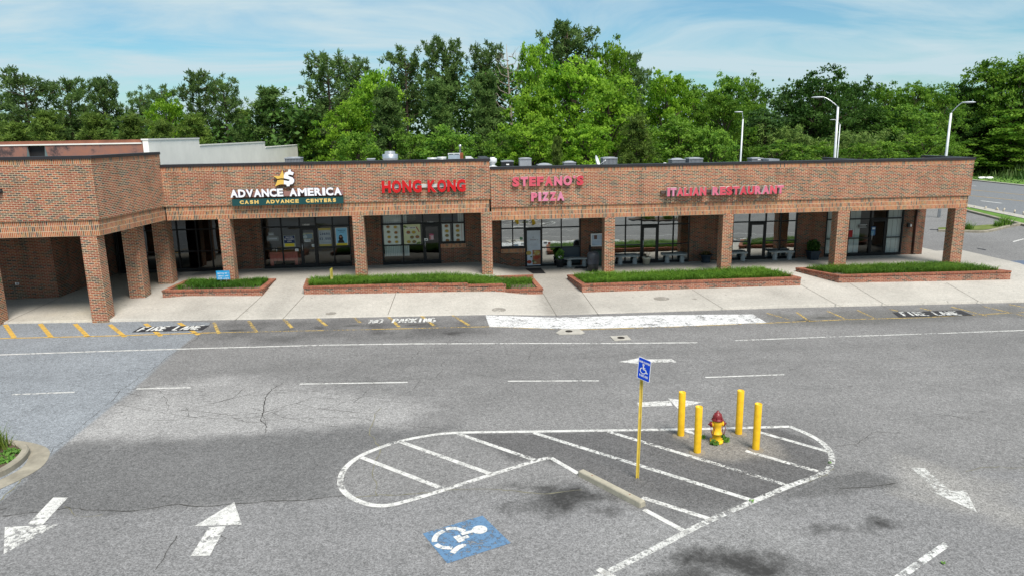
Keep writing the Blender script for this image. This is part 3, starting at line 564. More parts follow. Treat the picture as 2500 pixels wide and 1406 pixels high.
def glazing(parent, x0, x1, zf, zt, ms, trans, rail, door=None, g='glassdark', low=None, railx=None, label=None, panel=None):
    """aluminium storefront: frame mesh > pane (glass), and a door > pane, handle"""
    f = MB(); y0, y1 = YS-.06, YS+.06; b = .055; zb_ = zf if low is None else low
    f.box(x0, x1, y0, y1, zb_, zb_+.13); f.box(x0, x1, y0, y1, zt-.05, zt+.3)
    vs = [x0]+list(ms)+[x1-b]
    for v in vs: f.box(v, v+b, y0+.002, y1+.002, zb_+.13, zt-.05)
    edges = [x0]+list(ms)+[x1]
    for a, c in zip(edges[:-1], edges[1:]):
        isd = door and abs(a-door[0]) < .12
        f.box(a+b, c if c != x1 else x1-b, y0+.004, y1-.004, trans-.03, trans+.03)
        if rail and not isd and (railx is None or (a >= railx[0]-.05 and c <= railx[1]+.1)): f.box(a+b, c if c != x1 else x1-b, y0+.004, y1-.004, rail-.025, rail+.025)
    w = f.build('storefront_window', M['black'], parent)
    if label: w['label'] = label
    p = MB()
    for a, c in zip(edges[:-1], edges[1:]):
        isd = door and abs(a-door[0]) < .12
        if isd: p.face([(a, YS, trans), (c, YS, trans), (c, YS, zt), (a, YS, zt)])
        else: p.face([(a, YS, zb_+.1), (c, YS, zb_+.1), (c, YS, zt), (a, YS, zt)])
    p.build('pane', M[g], w)
    if panel:
        q = MB(); q.box(panel[0], panel[1], YS-.03, YS+.03, zf+.13, rail-.025); o = q.build('panel', plain('blue_grey_panel', (.045, .06, .075), .45), w)
    if door:
        d = MB(); a, c = door; a += .06; c -= .005; yd0, yd1 = YS-.075, YS-.01; zt_ = trans-.05
        d.box(a, a+.10, yd0, yd1, zf+.02, zt_); d.box(c-.10, c, yd0, yd1, zf+.02, zt_); d.box(a+.10, c-.10, yd0, yd1, zt_-.12, zt_); d.box(a+.10, c-.10, yd0, yd1, zf+.02, zf+.2)
        do = d.build('door', M['black'], parent); q = MB(); q.face([(a+.08, YS-.04, zf+.15), (c-.08, YS-.04, zf+.15), (c-.08, YS-.04, zt_-.1), (a+.08, YS-.04, zt_-.1)]); q.build('pane', M[g], do)
        h = MB(); h.tube([(a+.05, yd0-.01, zf+.85), (a+.05, yd0-.06, zf+.9), (a+.05, yd0-.06, zf+1.2), (a+.05, yd0-.01, zf+1.25)], .014, 6); h.build('handle', M['galv'], do)
    return w
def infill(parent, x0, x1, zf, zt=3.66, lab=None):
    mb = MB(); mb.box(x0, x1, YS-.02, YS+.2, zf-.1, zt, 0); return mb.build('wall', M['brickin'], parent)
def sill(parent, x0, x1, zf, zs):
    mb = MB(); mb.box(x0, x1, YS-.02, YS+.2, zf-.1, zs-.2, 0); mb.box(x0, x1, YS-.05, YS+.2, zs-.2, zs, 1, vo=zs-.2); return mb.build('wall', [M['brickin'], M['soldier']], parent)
def room(parent, x0, x1, zf, zt, depth=7.):
    mb = MB(); y0, y1 = YS+.25, YS+depth
    mb.face([(x0, y0, zf), (x1, y0, zf), (x1, y1, zf), (x0, y1, zf)], 1)
    mb.face([(x0, y1, zf), (x1, y1, zf), (x1, y1, zt), (x0, y1, zt)], 0); mb.face([(x0, y0, zf), (x0, y1, zf), (x0, y1, zt), (x0, y0, zt)], 0)
    mb.face([(x1, y1, zf), (x1, y0, zf), (x1, y0, zt), (x1, y1, zt)], 0); mb.face([(x0, y1, zt), (x1, y1, zt), (x1, y0, zt), (x0, y0, zt)], 0)
    return mb.build('interior', [M['intwall'], M['intfloor']], parent)

# section with the loan office and the takeaway
B1 = thing('brick_storefront_building', 'brick building with the loan office and the takeaway, middle of the strip mall', 'building', (-7.3, 0, .3), 'adjoining brick buildings of the strip mall')
mb = MB(); z3 = fascia_wall(mb, -14.60, 0., 0., ZB1, 23); mb.build('parapet_wall', [M['brick'], M['soldier']], B1)
mb = MB(); coping(mb, -14.60, .04, 0., z3); mb.box(-.38, .045, .42, 3.6, z3-.012, z3+.10); mb.build('coping', M['coping'], B1)
mb = MB(); mb.box(-.34, 0., .37, 3.55, 4.6, z3-.012); mb.build('side_parapet', M['brick'], B1)
for a, b in [(-12.36, -11.85), (-6.38, -5.87), (-.45, .06)]: column('column', B1, a, b, -.012, .50, float(walkz(b, 0))-.3, ZB1+.02)
mb = MB(); mb.box(-14.6, -.02, .33, YS+.3, ZB1+.03, ZB1+.2); mb.build('soffit', M['soffit'], B1)
mb = MB(); mb.box(-14.6, -.36, .38, 18., 5.0, 5.25); mb.build('roof', M['roof'], B1)
zf = .66; TR, RL = 2.75, 1.66
glazing(B1, -18.4, -13.35, zf, 3.62, [-17.3, -16.4, -15.50, -14.58, -13.9], TR, RL, None, 'glassblack', label='black glazed vacant storefront')
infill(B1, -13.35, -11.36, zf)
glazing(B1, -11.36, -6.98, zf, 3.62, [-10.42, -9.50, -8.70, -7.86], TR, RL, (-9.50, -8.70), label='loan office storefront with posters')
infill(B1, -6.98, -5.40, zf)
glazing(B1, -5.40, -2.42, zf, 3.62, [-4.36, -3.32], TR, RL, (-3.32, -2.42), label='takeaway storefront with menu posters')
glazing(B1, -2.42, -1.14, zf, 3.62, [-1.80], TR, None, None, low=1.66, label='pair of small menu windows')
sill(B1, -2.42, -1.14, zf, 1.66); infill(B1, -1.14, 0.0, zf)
room(B1, -18.3, -13.3, zf, 3.5, 6.); room(B1, -13.0, -6.2, zf, 3.5); room(B1, -6.0, -.2, zf, 3.5)

# section with the pizzeria
B2 = thing('brick_storefront_building', 'long brick building with the pizzeria, lower section at the right end of the strip mall', 'building', (11.8, 0, .1), 'adjoining brick buildings of the strip mall')
mb = MB(); z3b = fascia_wall(mb, .03, 23.76, .0, ZB2, 23); mb.build('parapet_wall', [M['brick'], M['soldier']], B2)
mb = MB(); coping(mb, .05, 23.80, 0., z3b); mb.box(23.40, 23.80, .42, 3.5, z3b-.012, z3b+.10); mb.box(18.2, 18.55, .42, 4.2, z3b-.012, z3b+.06); mb.build('coping', M['coping'], B2)
mb = MB(); mb.box(23.44, 23.76, .37, 3.45, ZB2+.35, z3b-.012); mb.build('side_parapet', M['brick'], B2)
mb = MB(); mb.box(18.24, 18.5, .37, 4.15, 4.3, z3b-.012); mb.build('fire_wall', M['coping'], B2)
for a, b in [(5.43, 5.93), (11.23, 11.75), (17.02, 17.62), (23.10, 23.70)]: column('column', B2, a, b, -.012, .55, float(walkz(b, 0))-.35, ZB2+.02)
mb = MB(); mb.box(.08, 23.7, .33, YS+.3, ZB2+.03, ZB2+.2); mb.build('soffit', M['soffit'], B2)
mb = MB(); mb.box(.05, 23.43, .38, 18., 4.6, 4.85); mb.build('roof', M['roof'], B2)
zf = .33; TR, RL = 2.36, 1.31
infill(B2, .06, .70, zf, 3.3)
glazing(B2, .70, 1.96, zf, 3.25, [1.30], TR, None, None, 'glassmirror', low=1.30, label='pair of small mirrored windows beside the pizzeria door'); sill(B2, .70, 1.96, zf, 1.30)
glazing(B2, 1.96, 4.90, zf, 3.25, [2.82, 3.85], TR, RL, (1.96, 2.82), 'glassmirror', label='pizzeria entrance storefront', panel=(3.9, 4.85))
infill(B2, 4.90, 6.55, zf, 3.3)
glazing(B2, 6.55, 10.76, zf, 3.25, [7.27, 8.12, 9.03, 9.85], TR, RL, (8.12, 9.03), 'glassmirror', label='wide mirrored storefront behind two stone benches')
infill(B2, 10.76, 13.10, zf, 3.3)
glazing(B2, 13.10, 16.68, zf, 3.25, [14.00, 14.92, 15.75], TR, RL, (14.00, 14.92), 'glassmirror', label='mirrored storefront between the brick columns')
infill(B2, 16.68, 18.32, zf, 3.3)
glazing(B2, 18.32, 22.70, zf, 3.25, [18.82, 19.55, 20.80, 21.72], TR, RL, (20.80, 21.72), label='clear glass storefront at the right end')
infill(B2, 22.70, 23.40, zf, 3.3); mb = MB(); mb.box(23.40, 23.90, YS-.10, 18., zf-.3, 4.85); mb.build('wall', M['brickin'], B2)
room(B2, .2, 5.7, zf, 3.2); room(B2, 5.9, 17.5, zf, 3.2); room(B2, 17.7, 23.3, zf, 3.2)

# corner block on the left with its taller parapet
B0 = thing('brick_storefront_building', 'taller brick corner block with an arcade at the left end of the strip mall', 'building', (-20, -4, .3), 'adjoining brick buildings of the strip mall')
yf = -4.85; xc = -15.26; za = ZB0+.61; zbn = za+31*CH; zc = zbn+.203
def ring(off, z0, z1, mi, mb, vo):
    out = [(-40, yf-off), (xc+off, yf-off), (-14.64+off, .02)]; inn = [(-14.95, .02), (xc-.3, yf+.33), (-40, yf+.33)]
    P = out+inn; mb.prism(P, z0, z1, mi, vo=vo)
mb = MB(); ring(.0, ZB0, za, 1, mb, ZB0); ring(.05, za, zbn, 0, mb, za); ring(.05, zbn, zc, 1, mb, zbn); mb.build('parapet_wall', [M['brick'], M['soldier']], B0)
mb = MB(); ring(.09, zc-.012, zc+.10, 0, mb, 0); mb.build('coping', M['coping'], B0)
mb = MB(); mb.prism([(-40, yf+.33), (xc-.32, yf+.33), (-14.97, .02), (-14.97, 9), (-40, 9)], ZB0+.05, ZB0+.2); mb.build('soffit', M['soffit'], B0)
mb = MB(); mb.prism([(-40, yf+.34), (xc-.33, yf+.34), (-14.99, .02), (-14.99, 9), (-40, 9)], 5.4, 5.6); mb.build('roof', M['roof'], B0)
for x0, x1, y0, y1 in [(-16.03, -15.43, -4.83, -4.23), (-15.97, -15.31, -1.50, -.86), (-15.67, -15.02, .95, 1.6), (-20.1, -19.47, -4.83, -4.23), (-24.6, -24., -4.83, -4.23)]:
    column('column', B0, x0, x1, y0, y1, float(walkz(x1, y0))-.3, ZB0+.05)
mb = MB(); mb.prism([(-40, -.95), (-19.2, -.95), (-18.62, YS+.2), (-40, YS+.2)], .1, ZB0+.05, 0); mb.build('wall', M['brickin'], B0)
mb = MB(); mb.box(-18.62, -14.6, YS+.1, YS+.3, 3.0, 5.5); mb.build('wall', M['dark'], B0)

# big store behind with stepped white side parapet and rust coloured front
B3 = thing('store_building', 'large store behind the corner block with a rusty front and stepped white parapet', 'building', (-25, 12, 0))
def yat(px): return float(onX(px, 345, -18.5)[1])
ya, yb, yc, yd = yat(361), yat(486), yat(646), yat(725)
mb = MB(); mb.box(-18.8, -18.5, ya+.02, yb, .0, 7.12); mb.box(-18.8, -18.5, yb, yc, .0, 6.66); mb.box(-18.8, -18.5, yc, yd, .0, 6.18)
mb.build('side_wall', plain('white_render', (.93, .89, .82), .9, 0, .07, .7), B3)
mb = MB(); mb.box(-18.86, -18.46, ya-.02, yb+.03, 7.12, 7.2); mb.box(-18.86, -18.46, yb+.03, yc+.03, 6.66, 6.74); mb.box(-18.86, -18.46, yc+.03, yd+.03, 6.18, 6.26); mb.box(-60, -18.86, ya-.05, ya+.4, 6.93, 7.0); mb.build('wall_cap', plain('white_cap', (.75, .74, .70), .8, 0, .06, 2.), B3)
m_, t_, b_, L_ = mat('rusty_panels'); tcn = N(t_, 'ShaderNodeTexCoord'); no = N(t_, 'ShaderNodeTexNoise'); no.inputs['Scale'].default_value = 1.1; no.inputs['Detail'].default_value = 7; no.inputs['Roughness'].default_value = .7; L_(tcn.outputs['Object'], no.inputs['Vector'])
cr2 = N(t_, 'ShaderNodeValToRGB'); e = cr2.color_ramp.elements; e[0].position = .40; e[0].color = (.06, .04, .04, 1); e[1].position = .49; e[1].color = (.23, .115, .09, 1); q = e.new(.62); q.color = (.29, .125, .08, 1); L_(no.outputs['Fac'], cr2.inputs[0]); L_(cr2.outputs[0], b_.inputs['Base Color']); b_.inputs['Roughness'].default_value = .8
# rusty front with a dark hole: panels left and right of the opening
ho0, ho1 = float(onY(66, 365, ya)[0]), float(onY(110, 365, ya)[0])
mb = MB(); mb.box(-60, ho0, ya, ya+.2, 3., 6.92); mb.box(ho1, -18.82, ya, ya+.2, 3., 6.92); mb.build('front_panel', m_, B3)
mb = MB(); mb.box(-60, -18.82, ya+.1, ya+.35, 7.0, 7.17); mb.build('front_cap', plain('orange_rust', (.23, .095, .06), .8, 0, .3, 1.), B3)
mb = MB(); mb.box(ho0-.1, ho1+.1, ya+.22, ya+.4, 3., 6.9); mb.build('dark_backing', M['dark'], B3)  # near-black sheet added behind the hole, stands in for the shade inside
mb = MB(); mb.face([(ho0-.25, ya-.02, 5.3), (ho0+.35, ya-.25, 5.0), (ho0+.05, ya-.02, 6.9)]); mb.face([(ho1+.3, ya-.03, 5.2), (ho1+.02, ya-.03, 6.9), (ho1-.06, ya-.2, 5.5)]); mb.build('torn_sheet', plain('grey_sheet', (.12, .16, .16), .5, .3), B3)
mb = MB(); mb.box(-60, -18.8, ya+.3, yd, 6.0, 6.1); mb.build('roof', M['roof'], B3)
# ---------------------------------------------------------------- lettering
def glyph(ch, bold=.0, res=3):
    c = bpy.data.curves.new('g', 'FONT'); c.body = ch; c.size = 1; c.offset = bold; c.resolution_u = res; c.fill_mode = 'BOTH'
    o = bpy.data.objects.new('g', c); COL.objects.link(o); dg = bpy.context.evaluated_depsgraph_get(); me = bpy.data.meshes.new_from_object(o.evaluated_get(dg))
    COL.objects.unlink(o); bpy.data.objects.remove(o); bpy.data.curves.remove(c)
    return me
_gc = {}
def glyph2d(ch, bold):
    """flat faces of a character (unit box) as vertex and polygon lists"""
    k = (ch, bold)
    if k not in _gc:
        me = glyph(ch, bold); v = np.array([x.co[:2] for x in me.vertices]); f = [tuple(p.vertices) for p in me.polygons]
        lo, hi = v.min(0), v.max(0); _gc[k] = ((v-lo)/(hi-lo+1e-9), f, (hi-lo)); bpy.data.meshes.remove(me)
    return _gc[k]
def letter_mesh(name, ch, x0, x1, z0, z1, yb, depth, mats, parent, bold=.05):
    """a channel letter: face (material 0), returns (material 1)"""
    v, f, _ = glyph2d(ch, bold); X = x0+v[:, 0]*(x1-x0); Z = z0+v[:, 1]*(z1-z0); mb = MB(); yf_ = yb-depth
    ec = {}
    for p in f:
        a = sum(X[p[i]]*Z[p[(i+1) % len(p)]]-X[p[(i+1) % len(p)]]*Z[p[i]] for i in range(len(p)))
        q = p if a > 0 else p[::-1]
        mb.face([(X[i], yf_, Z[i]) for i in q], 0)
        for i in range(len(q)):
            e = (q[i], q[(i+1) % len(q)]); ec[e] = ec.get(e, 0)+1
    for (a, b) in ec:
        if (b, a) not in ec: mb.face([(X[b], yf_, Z[b]), (X[a], yf_, Z[a]), (X[a], yb, Z[a]), (X[b], yb, Z[b])], 1)
    return mb.build(name, mats, parent)
WID = {'I': .42, 'M': 1.3, 'W': 1.35, ' ': .62, "'": .32, 'J': .7, 'L': .8, 'F': .85, 'E': .88, 'T': .95, 'S': .92, 'P': .92, 'Z': .95, 'A': 1.08, 'V': 1.05, 'N': 1.05, 'O': 1.12, 'G': 1.1, 'D': 1.05, 'C': 1.05, 'R': 1.02, 'H': 1.05, 'K': 1.05, 'U': 1.02}
def sign_row(parent, txt, x0, x1, z0, z1, yb, depth, mats, bold=.05, gap=.14, name='letter', fmat=None):
    ws = [WID.get(c, 1.) for c in txt]; tot = sum(ws)+gap*(len(txt)-1); u = (x1-x0)/tot; x = x0; k = 0
    for c, w in zip(txt, ws):
        if c != ' ':
            a, b = (z0, z1) if c != "'" else (z1-(z1-z0)*.28, z1)
            r = .02*(z1-z0) if c in 'OCGS' else 0
            o = letter_mesh(name, c, x, x+w*u, a-r, b+r, yb, depth, fmat(k) if fmat else mats, parent, bold); k += 1
        x += (w+gap)*u
def flat_text(mb, txt, x0, x1, z0, z1, y, mi, bold=.02):
    n = len(txt); u = (x1-x0)/n
    for i, c in enumerate(txt):
        if c == ' ': continue
        v, f, s = glyph2d(c, bold); w = min(.86, .86*max(.3, s[0]/.62)); low = c in 'acemnorsuvwxz' ; g_ = c in 'gpqy'; h1 = .74 if (low or g_) else 1.; h0 = -.24 if g_ else 0.
        if c in '.,': h1 = .2
        if c in "'": h0, h1 = .72, 1.
        if c == '-': h0, h1 = .42, .55
        for p in f:
            mb.face([(x0+u*(i+.5-w/2+w*v[j, 0]), y, z0+(z1-z0)*(h0+(h1-h0)*v[j, 1])) for j in p], mi)
SY = -.05
def sx(px, py, y=-.2): q = onY(px, py, y); return float(q[0]), float(q[2])
# red letters of the takeaway
red = plain('red_sign_face', (.52, .008, .010), .4, 0, .06, 4., spec=.4); ret = plain('grey_return', (.42, .40, .40), .5, 0, .08, 4.)
t = thing('shop_sign', 'red HONG KONG channel letters on a pale raceway', 'sign', (-3.3, -.1, 4.6), 'shop signs on the brick fascia')
xa, _ = sx(933, 472); xk, _ = sx(1029.5, 455); xb, _ = sx(1044, 455); xe, _ = sx(1137, 455); zb = sx(985, 471)[1]; zt = sx(985, 441)[1]
sign_row(t, 'HONG', xa, xk, zb, zt, -.13, .11, [red, ret], .055, .10); sign_row(t, 'KONG', xb, xe, zb-.01, zt-.01, -.13, .11, [red, ret], .055, .10)
mb = MB(); mb.box(xa-.03, xe-.05, -.13, SY, zb+.2, zb+.36); mb.build('raceway', plain('raceway', (.55, .54, .52), .4, .1), t)
# pizzeria letters: sun bleached red to pink
pk = [plain('bleached_letter_face_%s' % n, c, .5, 0, .12, 2.5) for n, c in [('a', (.58, .085, .12)), ('b', (.60, .15, .23)), ('c', (.54, .055, .08)), ('d', (.62, .22, .34))]]; wr = plain('white_return', (.62, .60, .57), .5, 0, .08, 3.)
t = thing('shop_sign', "faded red STEFANO'S PIZZA letters in two rows", 'sign', (2.6, -.1, 4.8), 'shop signs on the brick fascia')
xa, za_ = sx(1251, 457); xe, _ = sx(1425, 454); zb, zt = sx(1338, 454.5)[1], sx(1338, 431.5)[1]
sign_row(t, "STEFANO'S", xa, xe, zb, zt, SY-.02, .13, None, .062, .14, fmat=lambda k: [pk[[0, 1, 0, 0, 0, 1, 1, 1, 2][k % 9]], wr])
xa, _ = sx(1297, 490); xe, _ = sx(1378, 490); zb, zt = sx(1338, 491.5)[1], sx(1338, 470)[1]
sign_row(t, 'PIZZA', xa, xe, zb, zt, SY-.02, .13, None, .062, .14, fmat=lambda k: [pk[[1, 3, 3, 1, 3][k % 5]], wr])
t = thing('shop_sign', 'faded pink ITALIAN RESTAURANT letters with white sides', 'sign', (11, -.1, 4.6), 'shop signs on the brick fascia')
xa, _ = sx(1629, 480, -.33); xm, _ = sx(1724, 475, -.33); xb, _ = sx(1739, 475, -.33); xe, _ = sx(1913, 470, -.33); zb, zt = sx(1770, 477, -.33)[1], sx(1770, 456.5, -.33)[1]
sign_row(t, 'ITALIAN', xa, xm, zb, zt, -.18, .16, None, .062, .08, fmat=lambda k: [pk[[1, 3, 0, 0, 2, 0, 0][k]], wr]); sign_row(t, 'RESTAURANT', xb, xe, zb, zt, -.18, .16, None, .062, .08, fmat=lambda k: [pk[[1, 0, 2, 0, 2, 2, 1, 1, 0, 1][k]], wr])
mb = MB(); mb.box(xa-.25, xe-.1, -.18, SY, zb+.12, zb+.26); mb.build('raceway', plain('brown_raceway', (.10, .07, .065), .6), t)
# loan office: white letters, green band with yellow letters, star and dollar emblem
wf = plain('white_sign_face', (.80, .80, .85), .4, 0, .03, 3.); pr = plain('purple_return', (.05, .035, .10), .5); gr = plain('green_band', (.012, .062, .065), .45, 0, .1, 2.); yl = plain('cream_letter', (.70, .50, .16), .5); sy_ = plain('star_yellow', (.72, .46, .10), .45, 0, .05, 3.)
t = thing('shop_sign', 'white ADVANCE AMERICA letters over a green band with a star and dollar emblem', 'sign', (-9.4, -.1, 4.4), 'shop signs on the brick fascia')
xa, _ = sx(564, 482); xm, _ = sx(693, 480); xb, _ = sx(708, 480); xe, _ = sx(835, 476); zb, zt = sx(700, 480)[1], sx(700, 460.8)[1]
sign_row(t, 'ADVANCE', xa, xm, zb+.0, zt+.0, -.16, .12, [wf, pr], .045, .06); sign_row(t, 'AMERICA', xb, xe, zb, zt, -.16, .12, [wf, pr], .045, .09)
bx0, bz = sx(567, 490); bx1, _ = sx(838, 490); bz1, bz0 = sx(702, 484)[1], sx(702, 500.5)[1]
mb = MB(); mb.box(bx0, bx1, -.24, SY, bz0, bz1); mb.build('band', gr, t)
mb = MB(); mb.box(xa+.1, xe+.05, -.155, -.06, zb-.0, zb+.22); mb.build('raceway', plain('pink_raceway', (.30, .16, .14), .6), t)
for w, p0, p1 in [('CASH', 584, 632), ('ADVANCE', 648, 731), ('CENTERS', 746, 822)]:
    a, _ = sx(p0, 493, -.25); b, _ = sx(p1, 493, -.25); mb = MB(); flat_text(mb, w, a, b, bz0+.075, bz1-.065, -.246, 0, .06); mb.build('band_lettering', yl, t)
def emb(name, polys, m, y=-.24, d=.14, side=None):
    mb = MB()
    for P in polys:
        q = [sx(550+x/8.333, 405+z/8.333, y) for x, z in P]; a = sum(q[i][0]*q[(i+1) % len(q)][1]-q[(i+1) % len(q)][0]*q[i][1] for i in range(len(q)))
        if a < 0: q = q[::-1]
        mb.face([(x, y, z) for x, z in q], 0)
        for i in range(len(q)):
            A, B = q[i], q[(i+1) % len(q)]; mb.face([(B[0], y, B[1]), (A[0], y, A[1]), (A[0], y+d, A[1]), (B[0], y+d, B[1])], 1)
    return mb.build(name, [m, side or pr], t)
emb('star', [[(1165, 88), (1192, 190), (1190, 262), (1130, 262), (1060, 275), (975, 210), (1105, 215)], [(1062, 298), (1130, 288), (1190, 292), (1190, 382), (1110, 385), (1010, 425)]], sy_)
emb('dollar', [[(1280, 85), (1335, 82), (1332, 120), (1395, 140), (1372, 200), (1320, 185), (1275, 190), (1290, 215), (1370, 245), (1403, 290), (1400, 335), (1370, 375), (1312, 390), (1308, 422), (1248, 424), (1246, 390), (1192, 380), (1192, 300), (1285, 318), (1310, 300), (1300, 285), (1192, 262), (1190, 200), (1215, 145), (1278, 122)]], wf)

# ---------------------------------------------------------------- things on the glass
def onwin(px, py): q = onY(px, py, YS-.02); return float(q[0]), float(q[2])
def poster(name, label, cat, r, parts, y=YS-.018, group=None, base=None):
    """flat printed sheet taped to the glass; r = photo rectangle, parts are drawn inside it in unit coordinates"""
    x0, z1 = onwin(r[0], r[1]); x1, z0 = onwin(r[2], r[3]); mb = MB(); mats = [base or M['white']]; ix = {}
    mb.box(x0, x1, y, y+.004, z0, z1)
    k = 1
    for p in parts:
        c = p[1]
        if c not in ix: ix[c] = len(mats); mats.append(plain('print_'+name+str(len(mats)), c, .6, 0, .04))
        yy = y-.0015*k; k += 1; U = lambda u, v: (x0+(x1-x0)*u, yy, z0+(z1-z0)*v)
        if p[0] == 'r': a, b, c2, d = p[2]; mb.face([U(a, b), U(c2, b), U(c2, d), U(a, d)], ix[c])
        elif p[0] == 'd':
            for (u, v, r_) in p[2]: mb.face([(x0+(x1-x0)*u+r_*math.cos(a_), yy, z0+(z1-z0)*v+r_*.8*math.sin(a_)) for a_ in np.arange(14)/14*2*math.pi], ix[c])
        elif p[0] == 'p': mb.face([U(*q) for q in p[2]], ix[c])
        elif p[0] == 't': a, b, c2, d = p[3]; flat_text(mb, p[2], x0+(x1-x0)*a, x0+(x1-x0)*c2, z0+(z1-z0)*b, z0+(z1-z0)*d, yy, ix[c], .03)
    o = mb.build(name, mats); return tag(o, label, cat, group)
PG = 'posters and notices on the storefront glass'
NAVY = (.012, .03, .10); YEL = (.62, .50, .03); SKYB = (.22, .52, .75); WH = (.7, .72, .74)
poster('window_poster', 'blue and yellow poster left of the loan office door', 'poster', (691, 576, 722, 603), [('r', NAVY, (.04, .32, .96, .97)), ('r', YEL, (.1, .03, .9, .30)), ('t', WH, 'ENVIOS', (.2, .78, .8, .9)), ('t', WH, 'DE DINERO', (.08, .60, .92, .73)), ('t', WH, 'AQUI', (.32, .42, .7, .55))], group=PG, base=plain('pb', (.35, .40, .36)))
poster('window_poster', 'Loans 3,000 dollar poster with yellow bands beside the loan office door', 'poster', (777, 558, 810, 601), [('r', (.42, .35, .10), (0, .88, 1, 1)), ('r', (.42, .35, .10), (0, 0, 1, .11)), ('t', NAVY, 'Loans', (.07, .62, .93, .78)), ('t', NAVY, '$3,000', (.02, .34, .98, .48)), ('r', (.2, .25, .35), (.25, .18, .95, .20))], group=PG, base=plain('pg', (.33, .38, .42)))
poster('window_poster', 'pale blue poster of a dark haired woman in a dark jacket', 'poster', (818, 557, 850, 599), [('r', SKYB, (.04, .12, .96, .98)), ('r', YEL, (.04, .0, .96, .12)), ('p', (.02, .015, .015), [(.18, .13), (.72, .13), (.66, .25), (.58, .33), (.62, .42), (.52, .58), (.40, .60), (.30, .55), (.24, .40), (.28, .3), (.18, .25)]), ('d', (.42, .22, .15), [(.42, .48, .055)]), ('t', NAVY, 'TODAY', (.2, .80, .85, .86)), ('r', NAVY, (.35, .73, .72, .75))], group=PG)
poster('window_poster', 'gold framed poster on the loan office door', 'poster', (736, 570, 765, 585), [('r', (.13, .22, .28), (.06, .12, .94, .85)), ('r', (.38, .42, .30), (.0, .7, .35, 1.)), ('d', (.45, .5, .52), [(.3, .4, .10)])], group=PG, base=plain('pgold', (.36, .31, .14)))
poster('open_sign', 'small white OPEN notice hung on the loan office door', 'sign', (743, 585, 758, 591), [('t', (.05, .03, .15), 'OPEN', (.1, .25, .9, .8))], group=PG)
for r, l in [((734, 598, 742, 604), 'small white notice by the loan office door handle'), ((761, 597, 770, 603), 'small white notice by the loan office door hinge'), ((720, 608, 729, 614), 'small white notice low beside the loan office door'), ((651, 578, 681, 589), 'wide faint white notice left in the loan office window'), ((654, 568, 670, 578), 'faint grey sheet above the wide notice')]:
    poster('notice', l, 'notice', r, [('r', (.35, .40, .45), (.15, .35, .85, .65))], group=PG, base=M['white'] if 'faint' not in l else plain('faint', (.20, .22, .23)))
poster('address_plate', '1480H address plate above the loan office door', 'sign', (727, 543, 770, 552), [('t', (.75, .75, .75), '1480H', (.25, .1, .66, .5))], group=PG, base=plain('plate', (.10, .105, .11)))
poster('address_plate', '1480G numbers above the takeaway door', 'sign', (1042, 540, 1059, 545), [('t', (.7, .7, .72), '1480G', (.02, .1, .98, .9))], group=PG, base=M['black'])
F1, F2, F3 = (.28, .13, .05), (.42, .30, .05), (.20, .16, .06)
PAL = (.60, .66, .60)
def dishes(c, r): return [('d', (.50, .52, .48), [(u+.01, v-.012, r*1.15) for u, v in c]), ('d', F1, [(u, v, r*.85) for i, (u, v) in enumerate(c) if i % 3 == 0]), ('d', F2, [(u, v, r*.85) for i, (u, v) in enumerate(c) if i % 3 == 1]), ('d', F3, [(u, v, r*.85) for i, (u, v) in enumerate(c) if i % 3 == 2])]
c8 = [(.26, .92), (.70, .90), (.28, .66), (.72, .62), (.30, .40), (.72, .38), (.30, .15), (.74, .14)]
poster('menu_poster', 'white menu poster of eight dishes, leftmost in the takeaway window', 'poster', (936, 551, 979.5, 597.5), dishes(c8, .10), group=PG, base=plain('mp', PAL))
poster('menu_poster', 'yellow green menu poster with phone number beside the takeaway door', 'poster', (984.5, 549, 1028, 596), [('r', (.66, .67, .62), (.1, .76, .72, .88)), ('t', (.04, .04, .04), '7-0888', (.2, .79, .7, .86)), ('p', (.35, .12, .10), [(.72, .86), (.78, .88), (.95, .62), (.90, .58)]), ('d', (.14, .22, .06), [(.07, .90, .06), (.15, .86, .05), (.8, .04, .06), (.9, .06, .07)])]+dishes([(.28, .60), (.60, .60), (.48, .35), (.80, .36), (.28, .12), (.6, .12)], .12), group=PG, base=plain('mp2', (.58, .60, .36)))
c4 = [(.55, .90), (.58, .64), (.58, .40), (.62, .14)]
poster('menu_poster', 'narrow menu poster in the left small takeaway window', 'poster', (1079, 548, 1100, 594), dishes(c4, .11), group=PG, base=plain('mp3', (.62, .65, .64))); poster('menu_poster', 'narrow menu poster in the right small takeaway window', 'poster', (1106, 547, 1133, 593), [('r', (.45, .33, .33), (.78, 0, .84, 1))]+dishes([(.42, .88), (.42, .64), (.43, .39), (.43, .14)], .11), group=PG, base=plain('mp4', (.58, .62, .60)))
poster('notice', 'pink and white flyer on the takeaway door', 'notice', (1048, 571, 1059, 585), [('r', (.38, .10, .16), (0, .7, 1, 1)), ('r', (.40, .12, .10), (0, .1, .3, .6))], YS-.10, PG, plain('pk', (.55, .38, .42)))
poster('notice', 'small white card on the takeaway door', 'notice', (1036, 582, 1045, 588), [('r', (.1, .1, .1), (.3, .3, .8, .6))], YS-.10, PG)
# neon open sign
x0, z1 = onwin(994, 529); x1, z0 = onwin(1014, 539.5); mb = MB(); cx_, cz_ = (x0+x1)/2, (z0+z1)/2
mb.tube([(cx_+(x1-x0)*.55*math.cos(a), YS+.1, cz_+(z1-z0)*.62*math.sin(a)) for a in np.linspace(0, 2*math.pi, 24)], .012, 5); flat_text(mb, 'OPEN', x0+.03, x1-.03, z0+.03, z1-.03, YS+.1, 0, .0)
tag(mb.build('open_sign', plain('unlit_neon', (.30, .29, .22), .4)), 'unlit oval OPEN sign inside the takeaway window', 'sign')
